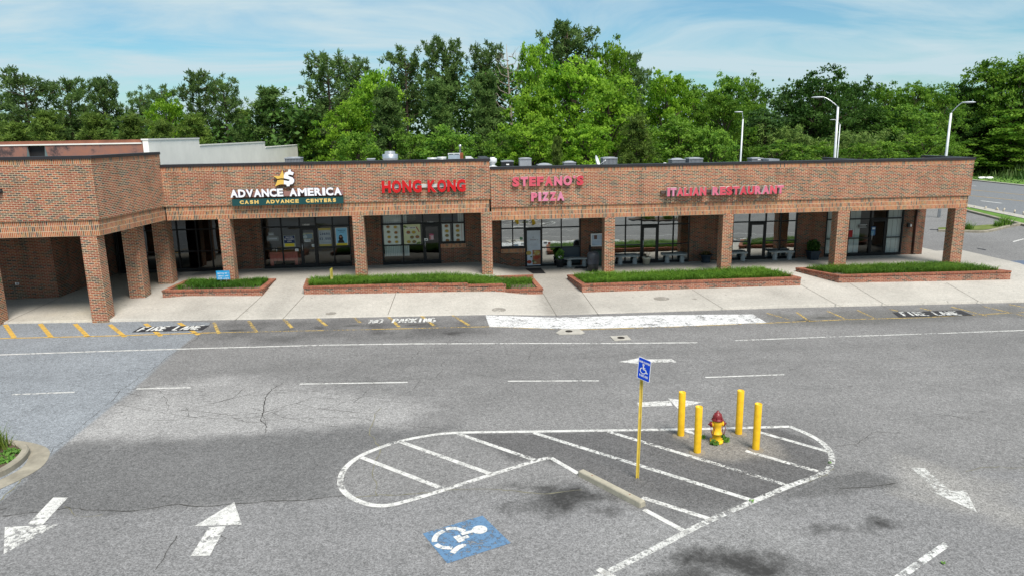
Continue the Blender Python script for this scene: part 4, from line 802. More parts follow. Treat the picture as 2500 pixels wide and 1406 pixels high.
# door banner of the pizzeria
poster('door_poster', 'tall pizza poster covering the glass of the pizzeria door', 'poster', (1286, 563.5, 1319, 647), [('r', (.30, .12, .06), (.40, .02, 1, .44)), ('d', (.42, .30, .08), [(.12, .36, .14), (.75, .36, .15)]), ('d', (.36, .06, .03), [(.70, .22, .13), (.16, .10, .12), (.9, .24, .08)]), ('d', (.42, .36, .20), [(.6, .40, .06), (.85, .33, .05), (.6, .08, .07), (.5, .3, .06)]), ('d', (.08, .14, .04), [(.45, .12, .07), (.3, .25, .05)]), ('t', (.16, .05, .06), "Stefano's", (.22, .72, .82, .76)), ('r', (.3, .32, .36), (.3, .63, .75, .635)), ('r', (.3, .32, .36), (.2, .60, .85, .605)), ('r', (.3, .32, .36), (.3, .57, .8, .575)), ('d', (.2, .2, .22), [(.45, .81, .03)])], YS-.11, PG, plain('bp', (.50, .54, .60)))
poster('notice', 'white sheet low in the small pizzeria window', 'notice', (1254, 597, 1266, 606), [('r', (.4, .5, .65), (.15, .25, .85, .85))], group=PG); poster('notice', 'tiny notice beside the pizzeria door frame', 'notice', (1272, 594, 1280, 599), [], group=PG)
poster('notice', 'small dark and white sticker right of the pizzeria door', 'notice', (1327, 592, 1336, 598), [('r', (.02, .02, .03), (0, .65, 1, 1))], group=PG); poster('notice', 'small red sticker right of the pizzeria door', 'notice', (1338, 592, 1344, 597), [], group=PG, base=plain('rs', (.40, .10, .06)))
poster('notice', 'green round sticker in the small pizzeria window', 'notice', (1269, 580, 1276, 586), [], group=PG, base=plain('gs', (.10, .25, .13)))
# blinds inside
def blinds(label, r, n, y=YS+.12):
    x0, z1 = onwin(r[0], r[1]); x1, z0 = onwin(r[2], r[3]); mb = MB(); w = (x1-x0)/n
    for i in range(n): mb.box(x0+i*w+.004, x0+(i+1)*w-.006, y+(i % 2)*.012, y+.004+(i % 2)*.012, z0, z1)
    tag(mb.build('vertical_blind', plain('blind', (.66, .67, .64), .8, 0, .05)), label, 'blind', 'vertical blinds inside the windows')
blinds('white blind low in the left takeaway pane', (938, 600, 1000, 626), 14); blinds('white blind in the upper left takeaway pane', (934, 522, 993, 547), 12); blinds('white blind strip in the upper small takeaway pane', (1117, 522, 1132, 543), 3)
blinds('tall white blind in the narrow window beside the last column', (2009, 508, 2036, 620), 7); blinds('narrow white blind left in the right end storefront', (2082, 508, 2098, 618), 4); blinds('wide white blind at the right of the right end storefront', (2175, 508, 2199, 617), 6)
poster('window_sign', 'red machine sign beside the last brick column', 'sign', (2071, 560, 2081, 580), [('r', (.22, .22, .22), (0, .85, 1, 1)), ('t', (.8, .75, .75), 'AS', (.2, .87, .9, .99))], group=PG, base=plain('rd', (.30, .012, .012)))
poster('notice', 'white lettering lines on the right end storefront', 'notice', (2096, 548, 2117, 558), [('r', (.6, .6, .6), (.0, .8, 1, .9)), ('r', (.6, .6, .6), (.1, .5, .85, .6)), ('r', (.6, .6, .6), (0, .2, .95, .3))], group=PG, base=M['black'])
poster('notice', 'blue stickers on the right end door', 'notice', (2126, 554, 2134, 575), [('r', (.5, .55, .6), (.2, .7, .9, .9)), ('r', (.12, .25, .35), (0, .05, .7, .5))], YS-.10, PG, plain('bl', (.05, .12, .25)))
# loan office table with a draped red cloth
tp = onY(690, 630, YS+.9); t = thing('table', 'folding table with a salmon cloth inside the loan office window', 'table', (float(tp[0]), YS+.8, .66))
mb = MB(); X0, X1 = float(onY(660, 620, YS+.5)[0]), float(onY(726, 620, YS+.5)[0]); mb.box(X0, X1, YS+.5, YS+1.2, 1.36, 1.40); mb.build('tabletop', M['dark'], t)
mb = MB()
for x in (X0+.05, X1-.05):
    for y in (YS+.55, YS+1.15): mb.tube([(x, y, .66), (x, y, 1.36)], .015, 6)
mb.build('frame', M['galv'], t)
mb = MB(); cl = plain('salmon_cloth', (.72, .20, .16), .85, 0, .1, 3.)
mb.face([(X0-.02, YS+.48, 1.405), (X1+.02, YS+.48, 1.405), (X1+.02, YS+1.22, 1.405), (X0-.02, YS+1.22, 1.405)])
n = 26
for i in range(n):
    a, b = X0-.02+(X1-X0+.04)*i/n, X0-.02+(X1-X0+.04)*(i+1)/n; da, db = [.03*math.sin(k*2.1) for k in (i, i+1)]; h = .70 if (i < 3 or i > 22) else .95
    mb.face([(a, YS+.46+da*.6, h), (b, YS+.46+db*.6, h), (b, YS+.48, 1.405), (a, YS+.48, 1.405)])
for xx, s_ in ((X0-.02, -1), (X1+.02, 1)): mb.face([(xx+s_*.04, YS+.46, .70), (xx+s_*.1, YS+1.2, .72), (xx, YS+1.22, 1.405), (xx, YS+.48, 1.405)])
tag(mb.build('tablecloth', cl), 'salmon red cloth draped over the table in the loan office', 'tablecloth')
mb = MB(); mb.lathe([(0, .19), (.015, .19), (.015, .14), (.035, .12), (.035, 0), (0, 0)], (X0+.28, YS+.7, 1.41), 12); tag(mb.build('pump_bottle', M['white']), 'white pump bottle standing on the salmon tablecloth', 'bottle')

# ---------------------------------------------------------------- planters of brick with long grass
def bladebed(name, label, poly, zs, n, hmin, hmax, mats, seed, keep=None, w=.019, lean=1.15):
    r = np.random.default_rng(seed); P = np.array([p[:2] for p in poly]); lo, hi = P.min(0), P.max(0); A = np.zeros((0, 2))
    while len(A) < n:
        q = lo+(hi-lo)*r.random((n*2, 2)); q = q[segd(q[:, 0], q[:, 1], P) < -.02]
        if keep is not None: q = q[r.random(len(q)) < keep(q[:, 0], q[:, 1])]
        A = np.concatenate([A, q])
    A = A[:n]; th = r.random(n)*2*math.pi; h = hmin+(hmax-hmin)*r.random(n); h *= .75+.5*fbm(A[:, 0], A[:, 1], .9, seed)
    ln = h*lean*(.4+r.random(n)); d = np.stack([np.cos(th), np.sin(th)], 1); s = np.stack([-np.sin(th), np.cos(th)], 1)
    z0 = np.array([zs(*a) for a in A]) if callable(zs) else np.full(n, zs)
    V = []
    for k, (f, zz_, ww) in enumerate([(0, 0, 1.), (.25, .55, .9), (.7, .92, .6), (1.15, .95, .15)]):
        c = A+d*(ln*f)[:, None]; z = z0+h*zz_
        for sg in (-1, 1): V.append(np.concatenate([c+s*sg*w*ww/2, z[:, None]], 1))
    V = np.stack(V, 1); b = np.arange(n)*8; F = np.concatenate([np.stack([b+2*k, b+2*k+1, b+2*k+3, b+2*k+2], 1) for k in range(3)])
    tone = np.clip(fbm(A[:, 0], A[:, 1], .6, seed+5)*.9-.1+r.normal(0, .22, n), 0, 1)
    return npmesh(name, V.reshape(-1, 3), F, mats, tone=np.tile(tone, 3))
M['grass'] = leafmat('long_grass', (.052, .145, .013), (.19, .34, .036), .38); M['grass2'] = leafmat('dark_grass', (.035, .11, .012), (.11, .24, .02), .35)
def planter(label, base, htop, steps=None, grass=None, seed=0):
    """base: front left, front right, back right, back left on the sidewalk; brick walls with a rowlock cap, soil inside"""
    q = [np.array(walk(*p)) for p in base] if len(base[0]) == 2 and base[0][0] > 60 else base
    c = sum(q)/4; t = thing('brick_planter', label, 'planter', (float(c[0]), float(c[1]), float(q[0][2])), 'brick planters along the sidewalk'); th = .2
    p2 = [a[:2] for a in q]
    ins = []
    for i in range(4):
        a, b, d = p2[i-1], p2[i], p2[(i+1) % 4]; u = (b-a)/np.linalg.norm(b-a); v = (d-b)/np.linalg.norm(d-b); n1_ = np.array([-u[1], u[0]]); n2_ = np.array([-v[1], v[0]])
        ins.append(b+(n1_+n2_)*th/(1+n1_@n2_))
    wall = MB(); cap = MB(); z0 = min(float(walkz(*p)) for p in p2)-.25
    segs = steps or [(0., 1., htop)]
    zend = segs[-1][2]; hts = {1: zend, 2: htop if not steps else zend, 3: htop if not steps else segs[0][2]}
    def seg(a, b, ia, ib, zt_, ov=.03):
        d = (b-a)/np.linalg.norm(b-a); o_ = np.array([d[1], -d[0]])*ov
        wall.prism([tuple(a), tuple(b), tuple(ib), tuple(ia)], z0, zt_-.075, vo=z0); cap.prism([tuple(a+o_), tuple(b+o_), tuple(ib), tuple(ia)], zt_-.073, zt_, 0, vo=zt_-.3)
    for f0, f1, z in segs:
        seg(p2[0]+(p2[1]-p2[0])*f0, p2[0]+(p2[1]-p2[0])*f1, ins[0]+(ins[1]-ins[0])*f0, ins[0]+(ins[1]-ins[0])*f1, z)
    seg(p2[1], p2[2], ins[1], ins[2], segs[-1][2]-.002); seg(p2[2], p2[3], ins[2], ins[3], (segs[-1][2]+segs[0][2])/2-.004); seg(p2[3], p2[0], ins[3], ins[0], segs[0][2]-.002)
    wall.build('wall', M['brickpl'], t); cap.build('cap', M['rowlock'], t)
    zl = lambda x, y: np.interp(((np.array([x, y])-p2[0])@(p2[1]-p2[0]))/((p2[1]-p2[0])@(p2[1]-p2[0])), [s[0] for s in segs]+[1], [s[2] for s in segs]+[segs[-1][2]])-.06
    s_ = MB(); m_ = 14
    for i in range(m_):
        a0, a1 = i/m_, (i+1)/m_; g0, g1 = ins[0]+(ins[1]-ins[0])*a0, ins[0]+(ins[1]-ins[0])*a1; h0, h1 = ins[3]+(ins[2]-ins[3])*a0, ins[3]+(ins[2]-ins[3])*a1
        s_.face([(*k, float(zl(*k))) for k in (g0, g1, h1, h0)])
    s_.build('soil', M['mulch'], t)
    return t, ins, zl
# loan office corner planter
q1 = [walk(398, 727), walk(641, 722), walk(673, 684), walk(455, 694)]
h1 = ztop(398, 709, q1[0]); t1, i1, zl1 = planter('small brick planter around the first column, with blue yard sign', q1, h1)
pa = np.array(i1); ce = pa.mean(0)
o = bladebed('grass', '', [ce+(p-ce)*np.array([.96, 1.06]) for p in i1], zl1, 4800, .10, .24, M['grass2'], 3, lambda X, Y: np.clip((Y-ce[1]+1.0)*1.1-.25, .03, 1)*np.clip((fbm(X, Y, .8, 7)-.32)*5, .02, 1)*(((X+12.1)**2+(Y-.2)**2) > .2)); tag(o, 'patchy dark grass in the small planter with the blue yard sign', 'grass', kind='stuff')
q2 = [walk(743, 719), walk(1325, 718), np.array([1.98, -.12, 0]), np.array([-8.6, -.12, 0])]
L2_ = q2[1][:2]-q2[0][:2]
def fr(px): p = walk(px, 716); return float(((p[:2]-q2[0][:2])@L2_)/(L2_@L2_))
sp_ = lambda px, py: ztop(px, py, walk(px, 714))
st2 = [(0, fr(1072), (sp_(745, 701)+sp_(1060, 688.5))/2), (fr(1072), fr(1144), sp_(1110, 693.5)), (fr(1144), fr(1236), sp_(1190, 696)), (fr(1236), 1, sp_(1290, 702))]
t2, i2, zl2 = planter('long brick planter with a stepped front wall, in front of the takeaway', q2, 0, st2)
o = bladebed('grass', '', i2, zl2, 15000, .11, .27, M['grass'], 11, lambda X, Y: np.where((X > .7) & (Y < -1.2), .06, 1)); tag(o, 'thick green grass in the planter with the stepped wall', 'grass', kind='stuff')
q3 = [walk(1421, 714), walk(1954, 697), np.array([13.35, -.12, 0]), np.array([3.62, -.12, 0])]
h3 = (ztop(1421, 691, q3[0])+ztop(1954, 680, q3[1]))/2; t3, i3, zl3 = planter('long brick planter in front of the stone benches', q3, h3)
o = bladebed('grass', '', i3, zl3, 14000, .11, .27, M['grass'], 21); tag(o, 'thick green grass in the planter before the stone benches', 'grass', kind='stuff')
q4 = [walk(2047, 691), walk(2466, 683), np.array([22.9, -.12, 0]), np.array([15.0, -.12, 0])]
h4 = (ztop(2047, 672, q4[0])+ztop(2466, 661, q4[1]))/2; t4, i4, zl4 = planter('long brick planter at the right end of the strip mall', q4, h4)
o = bladebed('grass', '', i4, zl4, 12000, .11, .27, M['grass'], 31, lambda X, Y: np.where((X < 16.6) & (Y < -1.5), .05, 1)); tag(o, 'thick green grass in the right end planter', 'grass', kind='stuff')
# yard signs
def yard(label, base, top, x0, x1, m, txt, tilt=0):
    b = np.array(base); t = thing('yard_sign', label, 'sign', tuple(map(float, b)), 'yard signs stuck in the planters'); zt_ = ztop(*top, b); h = zt_-b[2]; a0, a1 = float(onY(*x0, b[1])[0]), float(onY(*x1, b[1])[0]); mb = MB()
    zb_ = zt_-(h*.62); mb.prism([(a0, b[1]-.005), (a1, b[1]-.005), (a1, b[1]+.005), (a0, b[1]+.005)], [zb_]*4, [zt_, zt_-tilt, zt_-tilt, zt_]); mats = [m, M['white']]
    for i, s in enumerate(txt): flat_text(mb, s, a0+.05, a1-.05, zt_-.13-.12*i-.02, zt_-.05-.12*i-.02, b[1]-.008, 1, .03)
    mb.build('panel', mats, t); mb = MB()
    for f in (.3, .7): mb.tube([(a0+(a1-a0)*f, b[1]+.008, b[2]-.1), (a0+(a1-a0)*f, b[1]+.008, zb_+.1)], .006, 5)
    mb.build('stake', M['galv'], t)
p = walk(545, 700); p[2] = zl1(*p[:2]); yard('light blue yard sign about a credit score in the small planter', p, (545, 661), (528, 670), (561, 670), M['bluepaint_s'], ["Applying won't", 'impact your', 'FICO score'])
p = walk(812, 702); p[2] = zl2(*p[:2])
t = thing('yard_sign', 'yellow and white yard sign seen nearly edge on in the stepped planter', 'sign', tuple(map(float, p)), 'yard signs stuck in the planters'); mb = MB(); u = np.array([.045, .36]); zt_ = ztop(815, 655, p); mb.prism([(p[0]-u[0]/2, p[1]-u[1]/2), (p[0]+u[0]/2, p[1]+u[1]/2), (p[0]+u[0]/2-.012, p[1]+u[1]/2), (p[0]-u[0]/2-.012, p[1]-u[1]/2)], zt_-.5, zt_); mb.build('panel', plain('yard_yellow', (.62, .52, .10), .5), t); mb = MB(); mb.tube([(p[0], p[1], p[2]-.1), (p[0], p[1], zt_-.4)], .007, 5); mb.build('stake', M['white'], t)

# ---------------------------------------------------------------- things on the walkway
def bench(label, px, py, yaw=0., proto=[None]):
    p = walk(px, py)
    if proto[0] is None:
        t = thing('stone_bench', label, 'bench', (float(p[0]), float(p[1]), float(p[2])), 'curved stone benches under the arcade'); L = Vector(t.location); mb = MB(); n = 12; top, bot = [], []
        arc = lambda u, r_: (math.sin(u)*r_, -1.6+math.cos(u)*r_+.0)
        ui = np.linspace(-.40, .40, n); outer = [arc(u, 1.80) for u in ui]; inner = [arc(u, 1.42) for u in ui]
        P_ = [(L.x+x, L.y+y) for x, y in inner]+[(L.x+x, L.y+y) for x, y in outer[::-1]]
        mb.prism(P_, L.z+.40, L.z+.47); mb.build('seat', M['stonegrey'], t)
        for s in (-1, 1):
            c = arc(s*.25, 1.61); mb = MB(); mb.lathe([(.13, 0), (.14, .05), (.11, .09), (.135, .18), (.11, .28), (.085, .33), (.13, .37), (.13, .40), (0, .40)], (L.x+c[0], L.y+c[1], L.z), 14); mb.build('leg', M['stonegrey'], t)
        proto[0] = t
        return t
    return copy_tree(proto[0], tuple(map(float, p)), yaw, label)
BX = lambda a, b, y: ((a+b)/2, y)
bench('grey stone bench beside the trash can', 1408, 651); bench('grey stone bench just right of the column, beside the cream pot', 1531, 645, .05); bench('grey stone bench under the wide mirrored window, right of the cream pot', 1646, 641, -.05); bench('grey stone bench half hidden behind the middle column', 1795, 637, .05); bench('grey stone bench left of the clipped potted shrub', 1908, 634, -.03)
def leafcloud(name, label_parent, c, rad, n, size, m, seed, up=.6, flat=1.):
    r = np.random.default_rng(seed); d = r.normal(size=(n, 3)); d /= np.linalg.norm(d, axis=1)[:, None]; ctr = np.array(c)+d*(np.array(rad)*(.55+.5*r.random((n, 1))))
    return leafquads(name, ctr, size, m, r, label_parent, tone=np.clip(r.normal(.5, .25, n), 0, 1))
def leafgeo(ctr, size, r, elong=1.5, up=.5):
    n = len(ctr); q = r.normal(size=(n, 3)); q[:, 2] += up; q[:, 1] -= up*.35; q /= np.linalg.norm(q, axis=1)[:, None]; a = np.cross(q, r.normal(size=(n, 3))); a /= np.linalg.norm(a, axis=1)[:, None]+1e-9; b = np.cross(q, a)
    s = size*(.6+.8*r.random((n, 1))); a = a*s*elong/2; b = b*s/2
    return np.stack([ctr-a, ctr-b*.9, ctr+a, ctr+b*.9], 1)
def leafquads(name, ctr, size, m, r, parent=None, tone=None, elong=1.5, up=.5):
    V = leafgeo(ctr, size, r, elong, up); n = len(V); F = np.arange(n*4).reshape(n, 4)
    if parent: V = V-np.array(wloc(parent))
    return npmesh(name, V.reshape(-1, 3), F, m, parent, tone=tone if tone is not None else np.clip(r.normal(.5, .25, n), 0, 1))
M['shrub'] = leafmat('shrub_leaf', (.018, .055, .010), (.06, .14, .02)); M['weed'] = leafmat('weed_leaf', (.07, .19, .03), (.20, .38, .07))
def pot(label, px, py, prof, m, square=False):
    p = walk(px, py); t = thing('plant_pot', label, 'plant pot', tuple(map(float, p)), 'plant pots under the arcade'); mb = MB()
    if square:
        (w0, w1, h, lip) = prof; c = p; Q = lambda w: [(c[0]-w, c[1]-w), (c[0]+w, c[1]-w), (c[0]+w, c[1]+w), (c[0]-w, c[1]+w)]; a, b = Q(w0), Q(w1)
        for i in range(4): j = (i+1) % 4; mb.face([(*a[i], c[2]), (*a[j], c[2]), (*b[j], c[2]+h), (*b[i], c[2]+h)])
        mb.prism(Q(w1+lip), c[2]+h, c[2]+h+.06)
    else: mb.lathe(prof, tuple(p), 24)
    mb.build('pot', m, t); return t, p
nav = plain('dark_blue_pot', (.016, .028, .042), .5, 0, .1, 4.)
t, p = pot('square dark pot with a clipped green shrub beside the narrow blind window', 1984, 634, (.20, .27, .42, .02), nav, True); leafcloud('shrub', t, (p[0], p[1], p[2]+.72), (.33, .33, .32), 700, .09, M['shrub'], 5)
t, p = pot('bell shaped dark pot with wilted plants beside the middle column', 1723, 641, [(.0, 0), (.22, 0), (.25, .04), (.21, .14), (.28, .36), (.36, .40), (.36, .44), (.30, .43), (0, .40)], nav); leafcloud('plant', t, (p[0], p[1], p[2]+.47), (.25, .25, .1), 120, .08, leafmat('wilted', (.05, .06, .02), (.14, .09, .03)), 6)
t, p = pot('cream round pot with bare twigs between two stone benches', 1578, 646, [(0, 0), (.17, 0), (.20, .30), (.235, .31), (.24, .40), (.21, .40), (.20, .35), (0, .35)], plain('cream_pot', (.55, .50, .40), .6, 0, .08, 4.)); mb = MB(); r = random.Random(4)
for k in range(12): a = r.random()*6.28; l = .1+r.random()*.14; mb.tube([(p[0]+.06*math.cos(a), p[1]+.06*math.sin(a), p[2]+.34), (p[0]+.12*math.cos(a), p[1]+.12*math.sin(a), p[2]+.46), (p[0]+(.1+l)*.8*math.cos(a), p[1]+(.1+l)*.8*math.sin(a), p[2]+.5+l*.8)], .006, 4)
mb.build('twigs', plain('dry_twig', (.10, .06, .03), .9), t)
t, p = pot('black pot of broad leaves with white flowers at the pizzeria window', 1367, 652, [(0, 0), (.17, 0), (.22, .36), (.24, .37), (.24, .41), (0, .40)], M['acdark']); leafcloud('plant', t, (p[0], p[1], p[2]+.62), (.18, .18, .25), 90, .2, M['weed'], 8); leafcloud('flower', t, (p[0], p[1]-.05, p[2]+.5), (.22, .2, .10), 14, .12, M['white'], 9)
t, p = pot('small dark plant pot in front of the blue grey panel', 1353, 647, [(0, 0), (.15, 0), (.2, .45), (0, .43)], M['acdark']); leafcloud('plant', t, (p[0], p[1], p[2]+.65), (.2, .2, .22), 160, .12, M['shrub'], 10)
# trash can with a bag
p = walk(1448, 664); t = thing('trash_can', 'dark trash can with a grey domed lid and folded bag', 'trash can', tuple(map(float, p))); mb = MB(); mb.lathe([(0, 0), (.24, 0), (.29, .72), (0, .72)], tuple(p), 24); mb.build('can', M['acdark'], t)
mb = MB(); rr = []; n = 30
for k in range(n): a = k/n*2*math.pi; rr.append([(p[0]+(.30+.025*math.sin(7*a+j*1.3))*math.cos(a), p[1]+(.30+.025*math.sin(7*a+j*1.3))*math.sin(a), p[2]+z+.03*math.sin(3*a)*(z < .5)) for j, z in enumerate([.42, .55, .72])])
mb.grid(rr, 0, True, True); mb.build('bag', plain('grey_bag', (.045, .05, .065), .35, 0, .2, 5.), t)
mb = MB(); mb.lathe([(.31, .70), (.315, .78), (.30, .90), (.24, .99), (.14, 1.03), (0, 1.04)], tuple(p), 24); mb.build('lid', plain('grey_lid', (.05, .056, .068), .4), t)
# menu case, cones, mats, post, plaque
x0, z1 = [float(v) for v in onY(1442.5, 571.5, YS-.1)[[0, 2]]]; x1, z0 = [float(v) for v in onY(1472, 601.5, YS-.1)[[0, 2]]]
t = thing('menu_case', 'white framed wall case with papers between window and column', 'menu case', (x0, YS-.06, z0)); mb = MB(); w = .05
mb.box(x0, x1, YS-.14, YS-.021, z0, z0+w); mb.box(x0, x1, YS-.14, YS-.021, z1-w, z1); mb.box(x0, x0+w, YS-.14, YS-.021, z0+w, z1-w); mb.box(x1-w, x1, YS-.14, YS-.021, z0+w, z1-w); mb.build('frame', M['whitemetal'], t)
mb = MB(); mb.box(x0+w, x1-w, YS-.06, YS-.022, z0+w, z1-w); mb.build('backing', plain('case_back', (.45, .52, .62), .5), t); mb = MB(); mb.box(x0+.18, x0+.34, YS-.066, YS-.061, z1-.3, z1-.09); mb.build('photo', plain('case_photo', (.14, .07, .05), .5), t)
mb = MB(); mb.box(x0+w, x1-w, YS-.075, YS-.062, (z0+z1)/2-.02, (z0+z1)/2); mb.build('shelf', M['whitemetal'], t)
def mat_(label, P):
    q = [walk(*p) for p in P]; mb = MB(); mb.prism([tuple(p[:2]) for p in q], [float(p[2])-.01 for p in q], [float(p[2])+.018 for p in q]); tag(mb.build('doormat', plain('rubber_mat', (.02, .02, .022), .9, 0, .2, 8.)), label, 'doormat', 'doormats under the arcade')
mat_('black doormat at the pizzeria door', [(1301, 668.5), (1332, 668), (1320, 655), (1283, 657)]); mat_('grey mat under the stone bench beside the trash can', [(1402, 656.5), (1434, 656), (1432, 651), (1405, 652)])
mb = MB(); p = walk(1440, 652); mb.lathe([(0, 1.15), (.05, 1.13), (.09, .5), (.15, .05), (.20, .04), (.20, 0), (0, 0)], tuple(p), 16); tag(mb.build('folded_umbrella', M['dark']), 'dark folded umbrella standing behind the trash can', 'umbrella')
mb = MB(); p = walk(1466, 652); mb.box(p[0]-.3, p[0]+.15, p[1]+.3, p[1]+.7, p[2], p[2]+.75); mb.box(p[0]-.34, p[0]+.19, p[1]+.26, p[1]+.74, p[2]+.752, p[2]+.80); tag(mb.build('storage_bin', plain('green_bin', (.02, .05, .04), .6)), 'dark green storage bin behind the trash can', 'bin')
# wall lights, electric box, small signs on the corner block
q = [onX(p[0], p[1], -19.462) for p in [(13, 665), (30, 661), (32, 679), (16, 683)]]; ys = [float(k[1]) for k in q]; zs = [float(k[2]) for k in q]
mb = MB(); mb.box(-19.468, -19.45, -4.70, -4.36, min(zs)+.02, max(zs)-.02); mb.box(-19.449, -19.447, -4.47, -4.42, min(zs)+.12, min(zs)+.16, 1); tag(mb.build('wall_sign', [plain('green_plate', (.02, .20, .12), .4), M['white']]), 'green plate sign on the side of the leftmost column', 'sign')
mb = MB(); z = float(onY(2, 690, -4.85)[2]); mb.box(-20.0, -19.62, -4.85, -4.835, z-.35, z+.45); mb.box(-19.98, -19.64, -4.853, -4.8505, z+.1, z+.3, 1); tag(mb.build('wall_sign', [M['white'], plain('sign_red_print', (.4, .05, .05))]), 'white sign at the left edge on the leftmost column', 'sign')
q = onY(44, 692, -.95); mb = MB(); mb.box(q[0]-.08, q[0]+.06, -1.02, -.951, q[2]-.05, q[2]+.05); mb.lathe([(0, .06), (.035, .05), (.04, 0), (0, 0)], (float(q[0]), -1.02, float(q[2])), 10, axis='y'); tag(mb.build('hose_tap', M['galv']), 'small metal wall tap on the arcade wall', 'tap')
q = onY(3, 468, -4.9); mb = MB(); mb.lathe([(0, -.16), (.06, -.16), (.07, -.02), (.05, 0), (0, 0)], (float(q[0]), -4.9, float(q[2])), 12, axis='y'); mb.box(q[0]-.05, q[0]+.05, -5.0, -4.9, q[2]-.04, q[2]+.1); tag(mb.build('security_light', M['acdark']), 'small dark security light at the left edge of the brick wall', 'light')
q = onY(2221, 551, YS-.1); mb = MB(); mb.box(q[0]-.10, q[0]+.0, YS-.14, YS-.021, q[2]-.1, q[2]+.12); mb.box(q[0]+.002, q[0]+.07, YS-.17, YS-.021, q[2]-.06, q[2]+.07, 1); tag(mb.build('wall_light', [M['acdark'], M['white']]), 'small wall light beside the right end storefront', 'light')
mb = MB(); mb.tube([(23.37, YS-.09, .4), (23.37, YS-.09, 3.2)], .045, 8); tag(mb.build('downpipe', plain('rusty_pipe', (.05, .02, .015), .6)), 'dark red downpipe in the corner at the right end', 'pipe')
M['actop'] = plain('condenser_top', (.31, .33, .36), .5, .1, .1, 5.)
# ---------------------------------------------------------------- equipment on the roofs
AG = 'air conditioning condensers on the roof'
def rect(px0, py0, px1, py1, y):
    ym = (py0+py1)/2; a, b = onY(px0, ym, y), onY(px1, ym, y); xm = (px0+px1)/2
    return float(a[0]), float(b[0]), float(onY(xm, py1, y)[2]), float(onY(xm, py0, y)[2])
def condenser(label, r, y, m, zr, slats='v', top='flat', depth=None):
    x0, x1, z0, z1 = rect(*r, y); d = depth or (x1-x0); t = thing('condenser', label, 'condenser', ((x0+x1)/2, y+d/2, zr), AG); mb = MB(); e = .03
    n = 11
    if slats == 'v':
        mb.box(x0+e, x1-e, y+e, y+d-e, zr, z1-.06, 1)
        for k in range(n): a = x0+(x1-x0-.03)*k/(n-1); mb.box(a, a+.03, y, y+.028, zr+.05, z1-.07)
        for k in range(n): a = y+.03+(d-.06)*k/(n-1); mb.box(x0, x0+.028, a, a+.03, zr+.05, z1-.07); mb.box(x1-.028, x1, a, a+.03, zr+.05, z1-.07)
    else:
        mb.box(x0+e, x1-e, y+e, y+d-e, zr, z1-.06, 1); k = zr+.05
        while k < z1-.1: mb.box(x0, x1, y, y+d, k, k+.03); k += .06
    mb.build('cabinet', [m, plain('condenser_inside', tuple(c*.55 for c in M_base(m)), .7)], t)
    mb = MB(); cx, cy = (x0+x1)/2, y+d/2
    if top == 'dome':
        q = [(x0-.02, y-.02), (x1+.02, y-.02), (x1+.02, y+d+.02), (x0-.02, y+d+.02)]
        mb.prism(q, z1-.058, z1-.02); mb.lathe([(d*.46, z1-.02), (d*.35, z1+.035), (d*.1, z1+.06), (0, z1+.06)], (cx, cy, 0), 20)
    else:
        mb.box(x0-.02, x1+.02, y-.02, y+d+.02, z1-.058, z1); mb.lathe([(d*.42, z1), (d*.42, z1+.03), (d*.36, z1+.03), (d*.34, z1+.012), (0, z1+.012)], (cx, cy, 0), 20)
    mb.build('top', M['actop'] if m is not M['acdark'] else M['acgrey'], t)
    return t
def M_base(m): return tuple(m.node_tree.nodes['Mix'].inputs[6].default_value[:3])
R1, R2 = 5.25, 4.85
condenser('grey condenser at the corner of the white stepped wall', (695, 386, 733, 398), 12., M['acgrey'], R1)
t = condenser('small black condenser just right of the roof step', (1225, 394, 1254, 410), 10., M['acdark'], R2, 'h'); x0, x1, z0, z1 = rect(1236, 401, 1243, 404, 9.985); mb = MB(); mb.box(x0, x1, 9.975, 9.995, z0, z1); mb.build('name_plate', M['white'], t)
condenser('tall pale grey condenser right of the black one', (1269, 387.5, 1297, 410), 10., M['aclight'], R2)
condenser('low condenser with a domed top left of the satellite dish', (1314, 402, 1347, 410), 9., M['acgrey'], R2, 'h', 'dome'); condenser('medium condenser with a domed top nearest the satellite dish', (1378, 396.5, 1406, 408), 10., M['acgrey'], R2, 'v', 'dome')
condenser('large slatted condenser behind the satellite dish', (1473, 386, 1507, 406), 11., M['acgrey'], R2)
condenser('dark condenser, left one of the pair above the restaurant letters', (1641, 389.5, 1673, 401), 10., M['acgrey'], R2, 'h', 'dome'); condenser('slatted condenser, right one of the pair above the restaurant letters', (1683, 387, 1716, 400), 10., M['acgrey'], R2)
t = condenser('small blue grey condenser right of the tall lamp pole', (1836, 387, 1863, 396), 12., M['acgrey'], R2, 'h'); x0, x1, z0, z1 = rect(1850, 390, 1857, 392, 11.98); mb = MB(); mb.box(x0, x1, 11.975, 11.995, z0, z1); mb.build('name_plate', M['white'], t)
FG = 'roof fans and vents'
def fan(label, r, y, prof, m, zr):
    x0, x1, z0, z1 = rect(*r, y); R_ = (x1-x0)/2; t = thing('roof_fan', label, 'roof fan', ((x0+x1)/2, y, zr), FG); mb = MB(); mb.lathe([(a*R_, z0+(z1-z0)*b) for a, b in prof], ((x0+x1)/2, y, 0), 32); mb.build('housing', m, t)
    mb = MB(); c = (x0+x1)/2; mb.box(c-R_*.7, c+R_*.7, y-R_*.7, y+R_*.7, zr, z0+.02); mb.build('curb', M['galv'], t)
    return t
fan('large silver mushroom exhaust fan above the takeaway', (933, 370, 972, 394), 9., [(.6, 0), (.86, .08), (.97, .25), (1., .30), (.97, .34), (.99, .66), (.93, .70), (.66, .72), (.62, 1.), (.3, 1.02), (0, 1.02)], M['galv'], R1)
